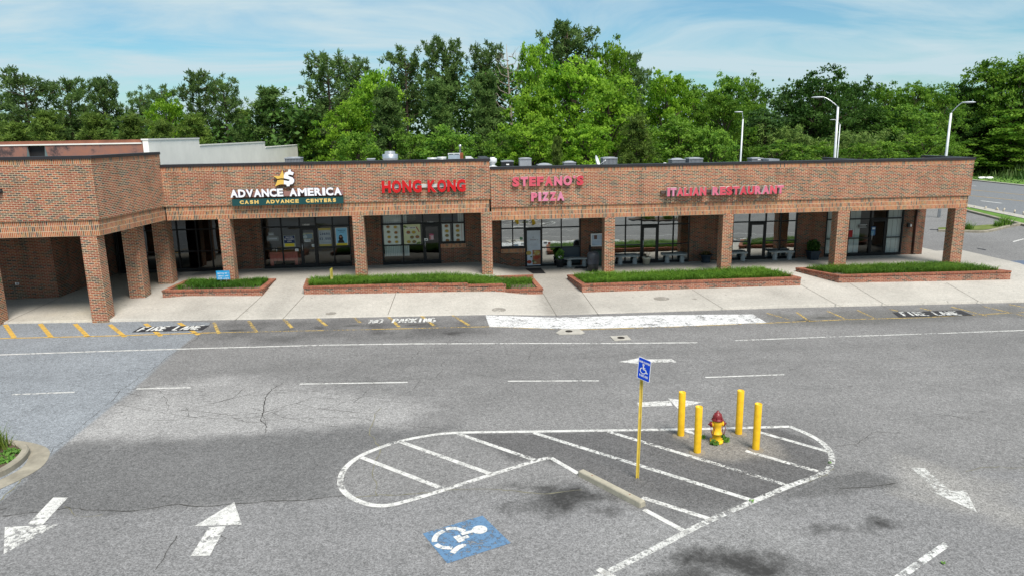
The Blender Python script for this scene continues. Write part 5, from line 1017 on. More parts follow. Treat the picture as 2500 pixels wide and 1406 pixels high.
fan('silver exhaust fan standing in the roof step', (1192, 385, 1213, 408), 8., [(1.25, 0), (1.1, .03), (.6, .12), (.55, .2), (.6, .35), (.95, .45), (1., .55), (1., .85), (.92, .88), (.6, .9), (.6, 1), (0, 1)], M['whitemetal'], R2)
fan('lower white round vent beside the caged unit', (1043, 386, 1067, 395), 10., [(.95, 0), (.95, .3), (1, .32), (1, .45), (.95, .47), (.95, .6), (1, .62), (1, 1), (0, 1)], M['whitemetal'], R1); fan('taller white round vent beside the caged unit', (1067, 384, 1090, 395), 10.6, [(.95, 0), (.95, .35), (1, .37), (1, .55), (.95, .57), (.95, .7), (1, .72), (1, 1), (0, 1)], M['whitemetal'], R1)
fan('low white domed vent near the roof step', (1167, 384, 1188, 392), 9., [(1.2, 0), (1.2, .25), (.85, .4), (.85, .7), (.75, .95), (.3, 1), (0, 1)], M['whitemetal'], R1)
x0, x1, z0, z1 = rect(897, 388, 914, 396, 12.); mb = MB(); mb.box(x0, x1, 12, 12+x1-x0, R1, z1-.05); mb.box(x0-.04, x1+.04, 11.96, 12.04+x1-x0, z1-.048, z1, 1); tag(mb.build('roof_vent', [M['acgrey'], M['aclight']]), 'small grey box vent left of the mushroom fan', 'vent', FG)
x0, x1, z0, z1 = rect(1094, 374.5, 1123, 393, 11.); t = thing('air_unit', 'caged grey air unit with a rusty burner box', 'air unit', ((x0+x1)/2, 11.5, R1)); mb = MB(); mb.box(x0, x1, 11, 12.2, R1, z0+.35); mb.build('base', plain('blue_grey_unit', (.30, .36, .42), .5), t); mb = MB()
mb.box(x0+.05, x1-.05, 11.06, 12.1, z0+.352, z1-.05)
mb.build('filter', plain('filter_grey', (.30, .32, .34), .6, 0, .2, 12.), t); mb = MB()
for a in (x0, (x0+x1)/2-.03, x1-.05): mb.box(a, a+.05, 10.98, 11.05, z0+.352, z1)
mb.box(x0, x1, 10.985, 11.045, z1-.05, z1-.001); mb.build('frame', M['whitemetal'], t); x2 = float(onY(1131, 385, 11.)[0]); mb = MB(); mb.box(x1+.0, x2, 11.02, 12., R1, z1-.01); mb.build('burner_box', M['rust'], t)
x0, x1, z0, z1 = rect(1121, 355, 1127, 375, 11.5); mb = MB(); c = (x0+x1)/2; r_ = (x1-x0)*.36; mb.lathe([(r_, R1), (r_, z1-.14), (r_*1.5, z1-.14), (r_*1.5, z1), (0, z1+.02)], (c, 12.2, 0), 14); tag(mb.build('flue_pipe', M['galv']), 'thin metal flue pipe with a cap behind the rusty box', 'pipe')
x0, x1, z0, z1 = rect(1137, 384, 1156, 394, 10.); mb = MB(); mb.face([(x0, 10, z1), (x0+.35, 10, z1), (x1+.2, 10, z0), (x0, 10, z0)]); mb.face([(x0+.35, 10, z1), (x0+.35, 11.2, z1), (x1+.2, 11.2, z0), (x1+.2, 10, z0)], 1); mb.face([(x0, 10, z0), (x0, 11.2, z0), (x0, 11.2, z1), (x0, 10, z1)]); mb.face([(x0, 10, z1), (x0, 11.2, z1), (x0+.35, 11.2, z1), (x0+.35, 10, z1)]); mb.face([(x0, 11.2, R1), (x0, 11.2, z1), (x0+.35, 11.2, z1), (x1+.2, 11.2, z0)]); mb.box(x0+.02, x1+.18, 10.02, 11.18, R1, z0); tag(mb.build('intake_hood', [M['whitemetal'], M['acgrey']]), 'sloped intake hood right of the rusty burner box', 'hood', FG)
for r, l in [((1619, 398, 1627, 402.5), 'small white pipe cap left of the condenser pair'), ((1536, 402.2, 1540, 404.8), 'tiny pale pipe cap on the roof edge, left of the other one'), ((1551, 401.4, 1556, 404.4), 'tiny reddish pipe cap on the roof edge')]:
    x0, x1, z0, z1 = rect(*r, 4.); mb = MB(); mb.lathe([((x1-x0)*.35, R2), ((x1-x0)*.35, z0), ((x1-x0)/2, z0+.005), ((x1-x0)/2, z1-.02), ((x1-x0)*.3, z1), (0, z1)], ((x0+x1)/2, 4, 0), 14); tag(mb.build('pipe_cap', M['white'] if 'red' not in l else plain('red_cap', (.4, .2, .17), .6)), l, 'pipe cap', FG)
x0, x1, z0, z1 = rect(1877, 389.5, 1903, 393, 11.); mb = MB(); mb.box(x0, x1, 11, 12.2, z1-.12, z1); mb.box(x0+.1, x1-.1, 11.1, 12.1, R2, z1-.122); tag(mb.build('roof_hatch', M['acgrey']), 'flat grey roof hatch right of the small blue grey condenser', 'hatch', FG)
# satellite dish
c = onY(1459, 393, 6.); t = thing('satellite_dish', 'white satellite dish with its arm pointing right', 'satellite dish', (float(c[0]), 6., R2)); mb = MB(); rr = []
ax = Vector((.80, -.50, .33)).normalized(); u_ = ax.cross(Vector((0, 0, 1))).normalized(); v_ = u_.cross(ax); rd = .27; cv = Vector(tuple(map(float, c)))
for k in range(24): a = k/24*2*math.pi; rr.append([tuple(cv+(u_*math.cos(a)*.85+v_*math.sin(a)*1.15)*(rd*q)+ax*(.09*q*q-.09)) for q in (.0, .3, .6, .85, 1.)])
mb.grid(rr, 0, True, True); mb.build('reflector', plain('dish_white', (.66, .68, .70), .4), t); mb = MB(); e = cv+ax*.42-v_*.14
mb.tube([tuple(cv-v_*.26), tuple(e)], .012, 6); mb.lathe([(0, .1), (.035, .08), (.035, 0), (0, 0)], tuple(e-Vector((0, 0, .05))), 10); mb.build('arm', M['whitemetal'], t); mb = MB(); mb.tube([(cv.x-.05, 6.05, R2), (cv.x-.05, 6.05, cv.z-.15), tuple(cv-ax*.09)], .025, 6); mb.build('mast', M['galv'], t)

# ---------------------------------------------------------------- bollards, hydrant, sign, wheel stop
pr0 = None
for lb, base, top in [('yellow pipe bollard at the back left of the hydrant, before the arrow head', (1662, 1063), (1664, 957)), ('yellow pipe bollard at the front left of the hydrant', (1702, 1104), (1704, 988)), ('yellow pipe bollard at the back right of the hydrant', (1803, 1059), (1806, 951)), ('yellow pipe bollard at the front right of the hydrant', (1845, 1096), (1848, 983))]:
    p = lot(*base)
    if pr0 is None:
        pr0 = thing('bollard', lb, 'bollard', tuple(map(float, p)), 'yellow bollards around the hydrant'); L = tuple(map(float, p)); mb = MB(); mb.lathe([(.083, -.05), (.083, 1.12), (.079, 1.13), (.072, 1.13), (.070, .75)], L, 28); mb.build('pipe', M['yellow'], pr0)
        mb = MB(); mb.lathe([(.0, 1.02), (.069, 1.02)], L, 20); mb.build('filling', plain('bollard_fill', (.62, .46, .20), .8, 0, .2, 9.), pr0)
        mb = MB(); mb.lathe([(.19, -.03), (.18, .008), (.14, .014), (.082, .018)], L, 22, ell=1.15); mb.build('footing', plain('stained_footing', (.22, .19, .15), .9, 0, .3, 9.), pr0)
    else: copy_tree(pr0, tuple(map(float, p)), random.random()*2, lb)
p = lot(1749, 1079); L = tuple(map(float, p)); t = thing('fire_hydrant', 'yellow fire hydrant with a dark red bonnet and caps between the bollards', 'fire hydrant', L)
mb = MB(); mb.lathe([(0, 0), (.15, 0), (.156, .02), (.152, .05), (.14, .055), (.112, .065), (.105, .08), (.102, .22), (.125, .225), (.125, .25), (.105, .255), (.10, .42), (.115, .46), (.118, .52), (.11, .565), (.095, .575), (0, .575)], L, 28)
for k in range(8): a = k/8*6.283+.2; mb.lathe([(0, .085), (.018, .085), (.018, .05)], (L[0]+.14*math.cos(a), L[1]+.14*math.sin(a), L[2]), 6)
mb.lathe([(.06, -.145), (.066, -.14), (.066, -.12), (.055, -.115), (.055, .115), (.066, .12), (.066, .14), (.06, .145)], (L[0], L[1], L[2]+.47), 16, axis='x'); mb.build('barrel', M['yellow'], t)
mb = MB(); mb.lathe([(0, .56), (.13, .565), (.142, .575), (.138, .595), (.115, .61), (.112, .64), (.10, .69), (.075, .735), (.045, .76), (.03, .765), (.028, .80), (.0, .80)], L, 28)
for k in range(6): a = k/6*6.283; mb.tube([(L[0]+.115*math.cos(a), L[1]+.115*math.sin(a), L[2]+.61), (L[0]+.085*math.cos(a), L[1]+.085*math.sin(a), L[2]+.72)], .012, 5)
mb.build('bonnet', M['hydred'], t)
for s in (-1, 1): mb = MB(); mb.lathe([(0, s*.22), (.018, s*.22), (.018, s*.19), (.045, s*.185), (.066, s*.165), (.066, s*.14), (.0, s*.14)], (L[0], L[1], L[2]+.47), 16, axis='x'); mb.build('side_cap', M['hydred'], t)
mb = MB()
for s in (-1, 1): mb.tube([(L[0]+s*(.09+.09*q), L[1]-.09+.02*q, L[2]+.42-.20*math.sin(q*math.pi)) for q in np.linspace(0, 1, 9)], .009, 5)
mb.build('chain', M['hydred'], t)
for i, (px, py, s, n) in enumerate([(1744, 1085, .10, 50), (1771, 1077, .10, 55), (1717, 1069, .06, 22), (1763, 1068, .07, 24)]):
    q = lot(px, py); w = thing('weed', ['leafy weed at the front foot of the hydrant', 'leafy weed at the right foot of the hydrant', 'small weed between the front left bollard and the hydrant', 'weed behind the right foot of the hydrant'][i], 'weed', tuple(map(float, q)), 'weeds around the hydrant'); leafcloud('foliage', w, (q[0], q[1], q[2]+s*.5), (s*1.0, s*.8, s*.6), n, .06, M['weed'], 60+i)
for i, (px, py, s, n) in enumerate([(2303, 1376, .022, 9), (1835, 1224, .024, 9), (2026, 1130, .02, 8)]):
    q = lot(px, py); w = thing('weed', ['tiny weed in the asphalt below the broken stall line', 'tiny weed in the right island outline by the hatching', 'tiny weed at the rounded right end of the island'][i], 'weed', tuple(map(float, q))); leafcloud('foliage', w, (q[0], q[1], q[2]+.02), (s*2.2, s*2, .02), n, .035, M['weed'], 70+i)
# parking sign
p = lot(1556, 1167); L = tuple(map(float, p)); t = thing('parking_sign', 'blue accessible parking sign on a leaning yellow post', 'parking sign', L); tp = up_ = None
hz = ztop(1571, 873, p)-L[2]
lean = lambda h: (L[0]+.05*h/2.7, L[1], L[2]+h); mb = MB(); U = [(-.035, 0), (-.02, 0), (-.012, .022), (.012, .022), (.02, 0), (.035, 0), (.035, .004), (.022, .004), (.013, .027), (-.013, .027), (-.022, .004), (-.035, .004)]
for i in range(len(U)):
    a, b = U[i], U[(i+1) % len(U)]; A0, B0 = lean(-.1), lean(-.1); A1 = lean(hz-.02)
    mb.face([(A0[0]+a[0], A0[1]+a[1], A0[2]), (A0[0]+b[0], A0[1]+b[1], A0[2]), (A1[0]+b[0], A1[1]+b[1], A1[2]), (A1[0]+a[0], A1[1]+a[1], A1[2])])
mb.build('post', M['yellowp'], t)
# panel: turned and tilted so its top edge falls to the right
def sq(px, py): d = ray(px, py); s = (L[1]-.10-CAMP[1])/d[1]; return CAMP+d*s
c0 = Vector(tuple(map(float, sq(1572.5, 901.5)))); hw, hh = .140, .235; yw = R(-33)
ux = Vector((math.cos(yw), math.sin(yw), -.30)).normalized(); uz = Vector((.06, -.02, 1)).normalized(); un = ux.cross(uz).normalized()
def panel(mb, w, h, off, mi, rr=.03):
    q = []
    for cx_, cz_, a0 in [(w-rr, h-rr, 0), (-w+rr, h-rr, 90), (-w+rr, -h+rr, 180), (w-rr, -h+rr, 270)]:
        for k in range(5): a = R(a0+22.5*k); q.append(c0+ux*(cx_+rr*math.cos(a))+uz*(cz_+rr*math.sin(a))+un*off)
    mb.face([tuple(v) for v in q], mi); return q
mb = MB(); un = -un if un.y > 0 else un
a = panel(mb, hw, hh, .0, 0); b = panel(mb, hw, hh, -.004, 2); n = len(a)
for i in range(n): mb.face([tuple(a[i]), tuple(a[(i+1) % n]), tuple(b[(i+1) % n]), tuple(b[i])], 0)
panel(mb, hw-.012, hh-.012, .002, 1, .022)
def st_text(txt, u0, u1, v0, v1):
    n = len(txt); w = (u1-u0)/n
    for i, ch in enumerate(txt):
        v, f, s = glyph2d(ch, .05); k = .82*max(.35, min(1, s[0]/.6))
        for pl in f: mb.face([tuple(c0+ux*(u0+w*(i+.5-k/2+k*v[j, 0]))+uz*(v0+(v1-v0)*v[j, 1])+un*.004) for j in pl], 0)
st_text('HANDICAPPED', -.118, .118, .125, .17); st_text('PARKING', -.095, .095, -.165, -.115)
def st_line(P, w):
    for (x0, y0), (x1, y1) in zip(P[:-1], P[1:]):
        d = Vector((x1-x0, y1-y0)).normalized(); n_ = Vector((-d.y, d.x))*w/2
        mb.face([tuple(c0+ux*x+uz*y+un*.004) for x, y in [(x0+n_.x, y0+n_.y), (x0-n_.x, y0-n_.y), (x1-n_.x, y1-n_.y), (x1+n_.x, y1+n_.y)]], 0)
st_line([(-.02, .075), (-.02, .0), (.035, .0), (.06, -.062), (.085, -.055)], .02); st_line([(-.02, .035), (.025, .03)], .014); st_line([(-.02+.0+.062*math.cos(a_), -.035+.058*math.sin(a_)) for a_ in np.linspace(R(115), R(345), 16)], .016); st_line([(-.02+.016*math.cos(a_), .092+.016*math.sin(a_)) for a_ in np.linspace(0, 6.3, 10)], .016)
mb.build('panel', [M['white'], M['blue'], M['galv']], t)
# wheel stop
a, b = [np.array(lot(*q)) for q in ((1417, 1158), (1570, 1237))]; d = (b-a)[:2]/np.linalg.norm((b-a)[:2]); n_ = np.array([-d[1], d[0]]); mb = MB(); prof = [(-.085, 0), (-.075, .10), (-.06, .12), (.06, .12), (.075, .10), (.085, 0)]
rings = []
for s in [0, .02]+list(np.linspace(.06, .94, 9))+[.98, 1]:
    k = .88 if s in (0, 1) else 1; c = a+(b-a)*s; rings.append([(c[0]+n_[0]*o*k, c[1]+n_[1]*o*k, float(lotz(c[0]))+.003+z*k) for o, z in prof])
mb.grid(rings, 0, False); mb.face(rings[0]); mb.face(rings[-1][::-1])
t = thing('wheel_stop', 'weathered concrete wheel stop at the accessible stall', 'wheel stop', tuple((a+b)/2)); mb.build('block', M['stop'], t); mb = MB()
for s in (.2, .8): c = a+(b-a)*s; mb.lathe([(.018, .123), (0, .1235)], (c[0], c[1], float(lotz(c[0]))+.003), 10)
mb.build('pin', M['rust'], t)

# ---------------------------------------------------------------- kerb islands
def kerb_line(name, label, P, w, h, m, zf=lotz, sm=True, inner=None):
    q = [lot(*p)[:2] for p in P] if len(P[0]) == 2 else P
    if sm: q = smoothline(q, 6)
    q = np.array(q); mb = MB(); R_ = []
    for i in range(len(q)):
        d = q[min(i+1, len(q)-1)]-q[max(i-1, 0)]; d /= np.linalg.norm(d); n_ = np.array([-d[1], d[0]]); z = float(zf(q[i][0]))
        R_.append([(*(q[i]+n_*o), z+zz_) for o, zz_ in [(-w/2, -.05), (-w/2, h-.03), (-w/2+.03, h), (w/2-.03, h), (w/2, h-.03), (w/2, -.05)]])
    mb.grid(R_, 0, False); mb.face(R_[0]); mb.face(R_[-1][::-1])
    return mb.build(name, m)
K1 = [(-160, 1206), (-60, 1180), (0, 1161), (38, 1138), (58, 1118), (62, 1105), (50, 1095), (20, 1089), (-60, 1085), (-160, 1084)]
o = kerb_line('kerb', '', K1, .17, .15, M['kerbc']); struct(o, 'curved concrete kerb of the island at the left edge', 'kerb')
G1 = [(-160, 1228), (-60, 1206), (0, 1182), (48, 1159), (80, 1138), (95, 1115), (92, 1102), (75, 1094), (40, 1086), (-20, 1080), (-160, 1076)]
mb = MB(); q = smoothline([lot(*p)[:2] for p in G1], 6); strip(mb, q, .42, lambda x, y: lotz(x)+.008); o = mb.build('gutter', M['kerbc']); struct(o, 'worn concrete gutter around the left island', 'gutter')
mb = MB(); q = smoothline([lot(*p)[:2] for p in K1], 6); c = sum(np.array(v) for v in q)/len(q); mb.face([(v[0], v[1], float(lotz(v[0]))+.10) for v in q]); o = mb.build('island_soil', M['soil']); struct(o, 'bare brown soil of the left island', 'soil')
p = lot(-12, 1104); p[2] += .1
def tuft(name, label, p, n, h, m, seed, rad=.12, cat='plant'):
    r = np.random.default_rng(seed); V = []; tone = []
    for i in range(n):
        a = r.random()*6.283; d = np.array([math.cos(a), math.sin(a), 0]); s = np.array([-math.sin(a), math.cos(a), 0]); b = np.array(p, float)+np.array([*(r.normal(size=2)*rad*.5), 0]); L_ = h*(.6+.7*r.random()); f = .35+.6*r.random(); w = h*.035; tn = np.clip(r.normal(.5, .25), 0, 1); pts = []
        for k in range(5): q = k/4; pts.append((b+d*L_*f*q**1.3+np.array([0, 0, L_*(1.15*q-.55*q**2.6*f)]), w*(1-q*.85)))
        for k in range(4): V += [pts[k][0]-s*pts[k][1], pts[k][0]+s*pts[k][1], pts[k+1][0]+s*pts[k+1][1], pts[k+1][0]-s*pts[k+1][1]]; tone.append(tn)
    V = np.array(V); F = np.arange(len(V)).reshape(-1, 4); o = npmesh(name, V, F, m, tone=tone); return tag(o, label, cat)
M['lily'] = leafmat('yellow_green_blade', (.06, .14, .015), (.24, .30, .04), .35)
tuft('grass_tuft', 'yellow green strappy plant in the island at the left edge', p, 150, .42, M['lily'], 5, .32)
for i, (px, py) in enumerate([(30, 1115), (14, 1135)]): q = lot(px, py); q[2] += .1; o = leafcloud('weed', None, (q[0], q[1], q[2]+.03), (.22, .16, .05), 130, .06, M['weed'], 80+i); tag(o, ['low weeds behind the left island kerb', 'low weeds nearer the viewer in the left island'][i], 'weed')

# island just outside the right edge of the photo; the mirrored windows show it
K2 = [(16.5+3.4*math.cos(a), -18.6+1.5*math.sin(a)) for a in np.linspace(0, 2*math.pi, 28)]
o = kerb_line('kerb', '', [np.array(k) for k in K2], .18, .16, M['kerbc'], sm=False); struct(o, 'concrete kerb loop of the planted island mirrored in the windows', 'kerb')
mb = MB(); mb.face([(x, y, float(lotz(x))+.1) for x, y in K2[:-1]]); struct(mb.build('island_soil', M['soil']), 'soil of the planted island mirrored in the windows', 'soil')
for i, (x, y) in enumerate([(14.6, -18.4), (16.4, -18.2), (18.3, -18.8)]): tuft('grass_tuft', ['left strappy plant on the island mirrored in the windows', 'middle strappy plant on the island mirrored in the windows', 'right strappy plant on the island mirrored in the windows'][i], (x, y, float(lotz(x))+.1), 160, .7, M['lily'], 95+i, .5)

# ---------------------------------------------------------------- the street on the right
ZR = -.36
def rq(px, py, z=ZR): return onZ(px, py, z)[:2]
def ext(a, b, f, k): a, b = np.array(rq(*a)), np.array(rq(*b)); d = (b-a)/np.linalg.norm(b-a); return a-d*f, b+d*k
def band(name, label, cat, n0, n1, f0, f1, z, m, kind='structure'):
    """flat band between two photo lines carried on beyond the frame both ways"""
    a0, a1 = ext(*n0, 60, 30); b0, b1 = ext(*f0, 60, 30); mb = MB(); mb.face([(*a0, z), (*a1, z), (*b1, z), (*b0, z)][::-1]); o = mb.build(name, m)
    if mb and o.data.polygons[0].normal.z < 0: o.data.flip_normals()
    return struct(o, label, cat)
M['road'] = aggregate('street_asphalt', None, (.17, .178, .19), 20., .16, speck=.2); M['verge'] = plain('verge_grass', (.10, .20, .03), .95, 0, .35, .9)
def pline(nm, lb, a, b, w, z, m, parent=None, f=60, k=30, cat=None, h=0.):
    p, q = ext(a, b, f, k); mb = MB()
    if h: d = (q-p)/np.linalg.norm(q-p); n_ = np.array([-d[1], d[0]])*w/2; mb.prism([tuple(p-n_), tuple(q-n_), tuple(q+n_), tuple(p+n_)], z, z+h)
    else: strip(mb, [p, q], w, lambda x, y: z)
    o = mb.build(nm, m, parent)
    if parent is None: struct(o, lb, cat or nm)
    else: o['label'] = lb
    return o
EN = ((2370, 502), (2500, 529)); EF = ((2380, 443), (2500, 455))
band('road', 'grey multi lane street at the right', 'road', EN, None, EF, None, ZR+.012, M['road'])
RD = bpy.data.objects['road']
yp = plain('street_yellow', (.40, .26, .07), .8, 0, .15, 1.); wp_ = plain('street_white', (.62, .63, .62), .8, 0, .1, 1.)
pline('road_line', 'near yellow street line', (2370, 479), (2500, 492.5), .22, ZR+.02, yp, RD); pline('road_line', 'far yellow street line', (2375, 465), (2500, 477), .2, ZR+.02, yp, RD); pline('road_dash', 'near white lane dash', (2395, 491.5), (2446, 497.5), .25, ZR+.02, wp_, RD, 0, 0); pline('road_dash', 'far white lane dash', (2372, 455), (2384, 455.5), .3, ZR+.02, wp_, RD, 0, 0)
pline('pavement', 'pale pavement strip beside the street', (2366, 505.5), (2500, 533), 1.1, ZR-.02, M['concrete'], None, 60, 30, 'pavement', .12)
GN = ((2366, 515), (2500, 547)); GF = ((2366, 507), (2500, 536)); band('verge', 'green strip between the parking area and the street', 'grass verge', GN, None, GF, None, ZR+.05, M['verge'])
pline('kerb', 'grey kerb along the parking area beside the street', (2366, 518), (2500, 552), .35, ZR-.05, M['kerbc'], None, 60, 30, 'kerb', .20)
pline('kerb', 'pale kerb on the far side of the street', (2420, 446.5), (2500, 455), .5, ZR-.02, M['concrete'], None, 60, 30, 'kerb', .16)
a0, a1 = ext((2380, 442.5), (2500, 454), 140, 60); d = (a1-a0)/np.linalg.norm(a1-a0); n_ = np.array([d[1], -d[0]]); n_ = n_ if n_[0] > 0 else -n_; mb = MB(); mb.face([(*a0, ZR+.06), (*a1, ZR+.06), (*(a1+n_*60), ZR+1.), (*(a0+n_*60), ZR+1.)]); o = mb.build('far_verge', M['verge']); o.data.flip_normals() if o.data.polygons[0].normal.z < 0 else 0; struct(o, 'green verge and bank beyond the street', 'grass verge')
VD, VN, VA = d, n_, a1
# leaning pale stakes on the verge
for i, (px, py, tx, ty) in enumerate([(2380, 509, 2379, 503), (2403, 513, 2408, 505), (2431, 516, 2435, 508), (2438, 517, 2434, 508), (2448, 520, 2453, 509), (2476, 523, 2478, 513), (2498, 527, 2499, 517), (2365, 509, 2372, 512)]):
    p = np.array([*rq(px, py), ZR+.05]); dd = ray(tx, ty); h = math.hypot(p[0]-CAMP[0], p[1]-CAMP[1]); q = CAMP+dd*(h/math.hypot(dd[0], dd[1])); mb = MB(); mb.tube([tuple(p), tuple(q)], .07, 4); tag(mb.build('wooden_stake', plain('pale_wood', (.52, .46, .36), .8)), ['short pale stake nearest the brick corner by the street', 'pale stake leaning right on the verge, left of the crossed pair', 'crossed pale stake leaning right on the verge', 'crossed pale stake leaning left on the verge', 'tall pale stake leaning right on the verge, right of the crossed pair', 'pale stake second from the right edge on the verge', 'pale stake at the right edge of the verge', 'fallen pale stake beside the brick corner'][i], 'stake', 'leaning stakes beside the street')
# parking island on the right
o = kerb_line('kerb', '', [(2290, 566), (2360, 568), (2400, 568.5), (2430, 563.5), (2460, 556), (2490, 551), (2530, 551)], .22, .16, M['kerbc']); struct(o, 'curving kerb of the small island right of the last column', 'kerb')
mb = MB(); q = [lot(*p)[:2] for p in [(2290, 564), (2360, 566), (2400, 566), (2430, 561), (2460, 554), (2462, 552), (2410, 553), (2360, 557), (2290, 560)]]; mb.face([(*v, float(lotz(v[0]))+.12) for v in q]); struct(mb.build('island_grass', plain('dry_turf', (.12, .15, .035), .95, 0, .4, 1.5)), 'thin dry turf of the small island right of the last column', 'turf')
for i, (px, py, s) in enumerate([(2452, 554, .42), (2436, 557, .26), (2362, 564, .3)]): q = lot(px, py); tuft('grass_tuft', ['large grass tuft on the small right island', 'smaller grass tuft on the small right island, left of the large one', 'green tuft on the small right island beside the last column'][i], (q[0], q[1], q[2]+.1), 120, s*1.9, M['grass'], 90+i, s)
ppoly('stall_line', [[(2472, 590), (2500, 583), (2500, 585), (2474, 592)]], M['wpaint'], 'white stall line at the right edge'); 
ppoly('tyre_mark', [[(2384, 606), (2408, 610), (2406, 612), (2386, 608)]], M['kpaint'], 'dark tyre mark on the right side lot')
ppoly('tyre_mark', [[(2270, 560.5), (2312, 561.5), (2310, 563), (2270, 562.5)]], M['kpaint'], 'dark tyre mark seen past the last column')
ppoly('blue_ramp', [[(2432, 643), (2500, 640), (2560, 690), (2470, 686)]], paint('ramp_paint', (.10, .13, .19), .2, 3., False), 'dark blue grey ramp patch beside the last planter', lambda x, y: lotz(x)+.09)
sw = MB(); q = [lot(*p)[:2] for p in [(2262, 623), (2262, 612), (2300, 612), (2320, 620), (2340, 640), (2330, 645)]]; 
mb = MB(); mb.prism([(23.92, .2), (25.6, .2), (25.6, 19), (23.92, 19)], -.5, [.30, .30, .18, .18]); struct(mb.build('side_walk', M['concrete']), 'pale side walk along the right end of the strip mall', 'sidewalk')
p = np.array([*rq(2411, 439), ZR+.12]); mb = MB(); r = random.Random(2)
for k in range(5): mb.lathe([(0, .26), (.2, .22), (.28, .1), (.26, 0)], (p[0]+k*.36-.7, p[1]+r.random()*.5, p[2]), 9, ell=1.5)
tag(mb.build('litter_bag', M['white']), 'white litter bags on the far verge', 'litter')
# street lamps
def lamp(label, pole, top, armend, dist, k=1.):
    p = at(*pole, dist); t = thing('street_lamp', label, 'street lamp', (float(p[0]), float(p[1]), -.36), 'tall pale street lamps behind the strip mall'); tpz = float(at(*top, dist)[2]); q = at(*top, dist); e = at(*armend, dist)
    mb = MB(); mb.tube([(p[0], p[1], -.4), (q[0], q[1], tpz)], [.13*k, .085*k], 12); mb.build('pole', plain('lamp_pole', (.60, .63, .66), .4, .1), t)
    A, B = Vector((q[0], q[1], tpz)), Vector(tuple(map(float, e))); mid = Vector((A.x+(B.x-A.x)*.72, A.y+(B.y-A.y)*.72, B.z+.0)); pts = [A*(1-s)**2+mid*2*s*(1-s)+B*s*s for s in np.linspace(0, 1, 9)]; mb = MB(); mb.tube([tuple(v) for v in pts], .04*k, 8); mb.build('arm', M['galv'], t)
    d_ = (B-A); d_.z = 0; d_.normalize(); w_ = Vector((-d_.y, d_.x, 0)); mb = MB(); rr = []
    for s, wd, h_ in [(-.1, .05, .04), (.08, .10, .06), (.35, .15, .08), (.7, .12, .06), (.85, .05, .02)]: c = B+d_*s*k; rr.append([tuple(c+w_*wd*k*math.cos(a)+Vector((0, 0, h_*k*math.sin(a)))) for a in np.arange(9)/8*2*math.pi])
    mb.grid(rr, 0, True); mb.build('head', plain('lamp_head', (.50, .53, .56), .4, .2), t)
lamp('tall pale street lamp reaching left, middle one of the large three', (2040, 384), (2046, 262), (2008, 238), 66); lamp('tall pale street lamp reaching right, before the trees at the right', (2309, 378), (2322, 277), (2352, 251), 70); lamp('slim street lamp before the bright trees, seen end on', (1806, 395), (1814, 292), (1811, 274), 58, .62); lamp('small far street lamp half hidden behind the middle lamp pole', (2047, 345), (2051, 305), (2038, 293), 76, .5)
# ---------------------------------------------------------------- trees
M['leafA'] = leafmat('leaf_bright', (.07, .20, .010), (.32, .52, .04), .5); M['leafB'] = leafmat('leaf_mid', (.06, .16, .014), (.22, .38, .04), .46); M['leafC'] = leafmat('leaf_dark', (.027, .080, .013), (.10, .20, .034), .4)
M['pineA'] = leafmat('pine_needle', (.056, .122, .030), (.175, .275, .07), .45); M['pineB'] = leafmat('pine_needle_olive', (.080, .155, .026), (.22, .315, .055), .45); M['bamboo'] = leafmat('bamboo_leaf', (.09, .17, .03), (.24, .34, .08), .4)
def limb_mesh(limbs, name):
    mb = MB()
    for pts, r0, r1 in limbs: mb.tube(pts, list(np.linspace(r0, r1, len(pts))), 6, cap=False)
    o = mb.build(name, M['trunk']); COL.objects.unlink(o); me = o.data; bpy.data.objects.remove(o); return me
def crown_mesh(V, tone, name, m):
    o = npmesh(name, V.reshape(-1, 3), np.arange(len(V)*4).reshape(-1, 4), m, tone=tone); COL.objects.unlink(o); me = o.data; bpy.data.objects.remove(o); return me
def deciduous(seed, n_lobes=38, per=380, low=.08, size=.038, droop=0.):
    """unit tree: height 1, crown radius about .36"""
    r = np.random.default_rng(seed); limbs = [([(0, 0, 0), (.01, 0, .3), (.0, .01, .6), (.01, 0, .85)], .022, .005)]; ctr = []; tone = []
    for k in range(n_lobes):
        z = low+.08+(.93-low-.08)*((k+r.random())/n_lobes); prof = .36*min(1., 2.3*(1.0-z))**.5*min(1., .7+1.2*(z-low)); a = k*2.399+r.normal()*.5; rad = prof*(.42+.58*r.random()); c = np.array([math.cos(a)*rad, math.sin(a)*rad, z]); lr = .085+.05*r.random()
        limbs.append(([(0, 0, max(.08, z-.2)), tuple(c*[.5, .5, 1]-[0, 0, .05]), tuple(c)], .009, .002))
        ns = 7
        for j in range(ns):
            d = r.normal(size=3); d[2] = abs(d[2])*.8-.25; d /= np.linalg.norm(d); cc_ = c+d*lr*np.array([1.15, 1.15, .8])
            m = per//ns; q = cc_+r.normal(size=(m, 3))*np.array([.024, .024, .011])*(.8+r.random()*.8); ctr.append(q); tone.append(np.clip(r.normal(.5, .24)+r.normal(0, .12, m), 0, 1))
    ctr = np.concatenate(ctr); ctr[:, 2] -= droop*np.hypot(ctr[:, 0], ctr[:, 1])
    return crown_mesh(leafgeo(ctr, size*.55, r, 1.3, 1.5), np.concatenate(tone), 'crown', M['leafA']), limb_mesh(limbs, 'trunk')
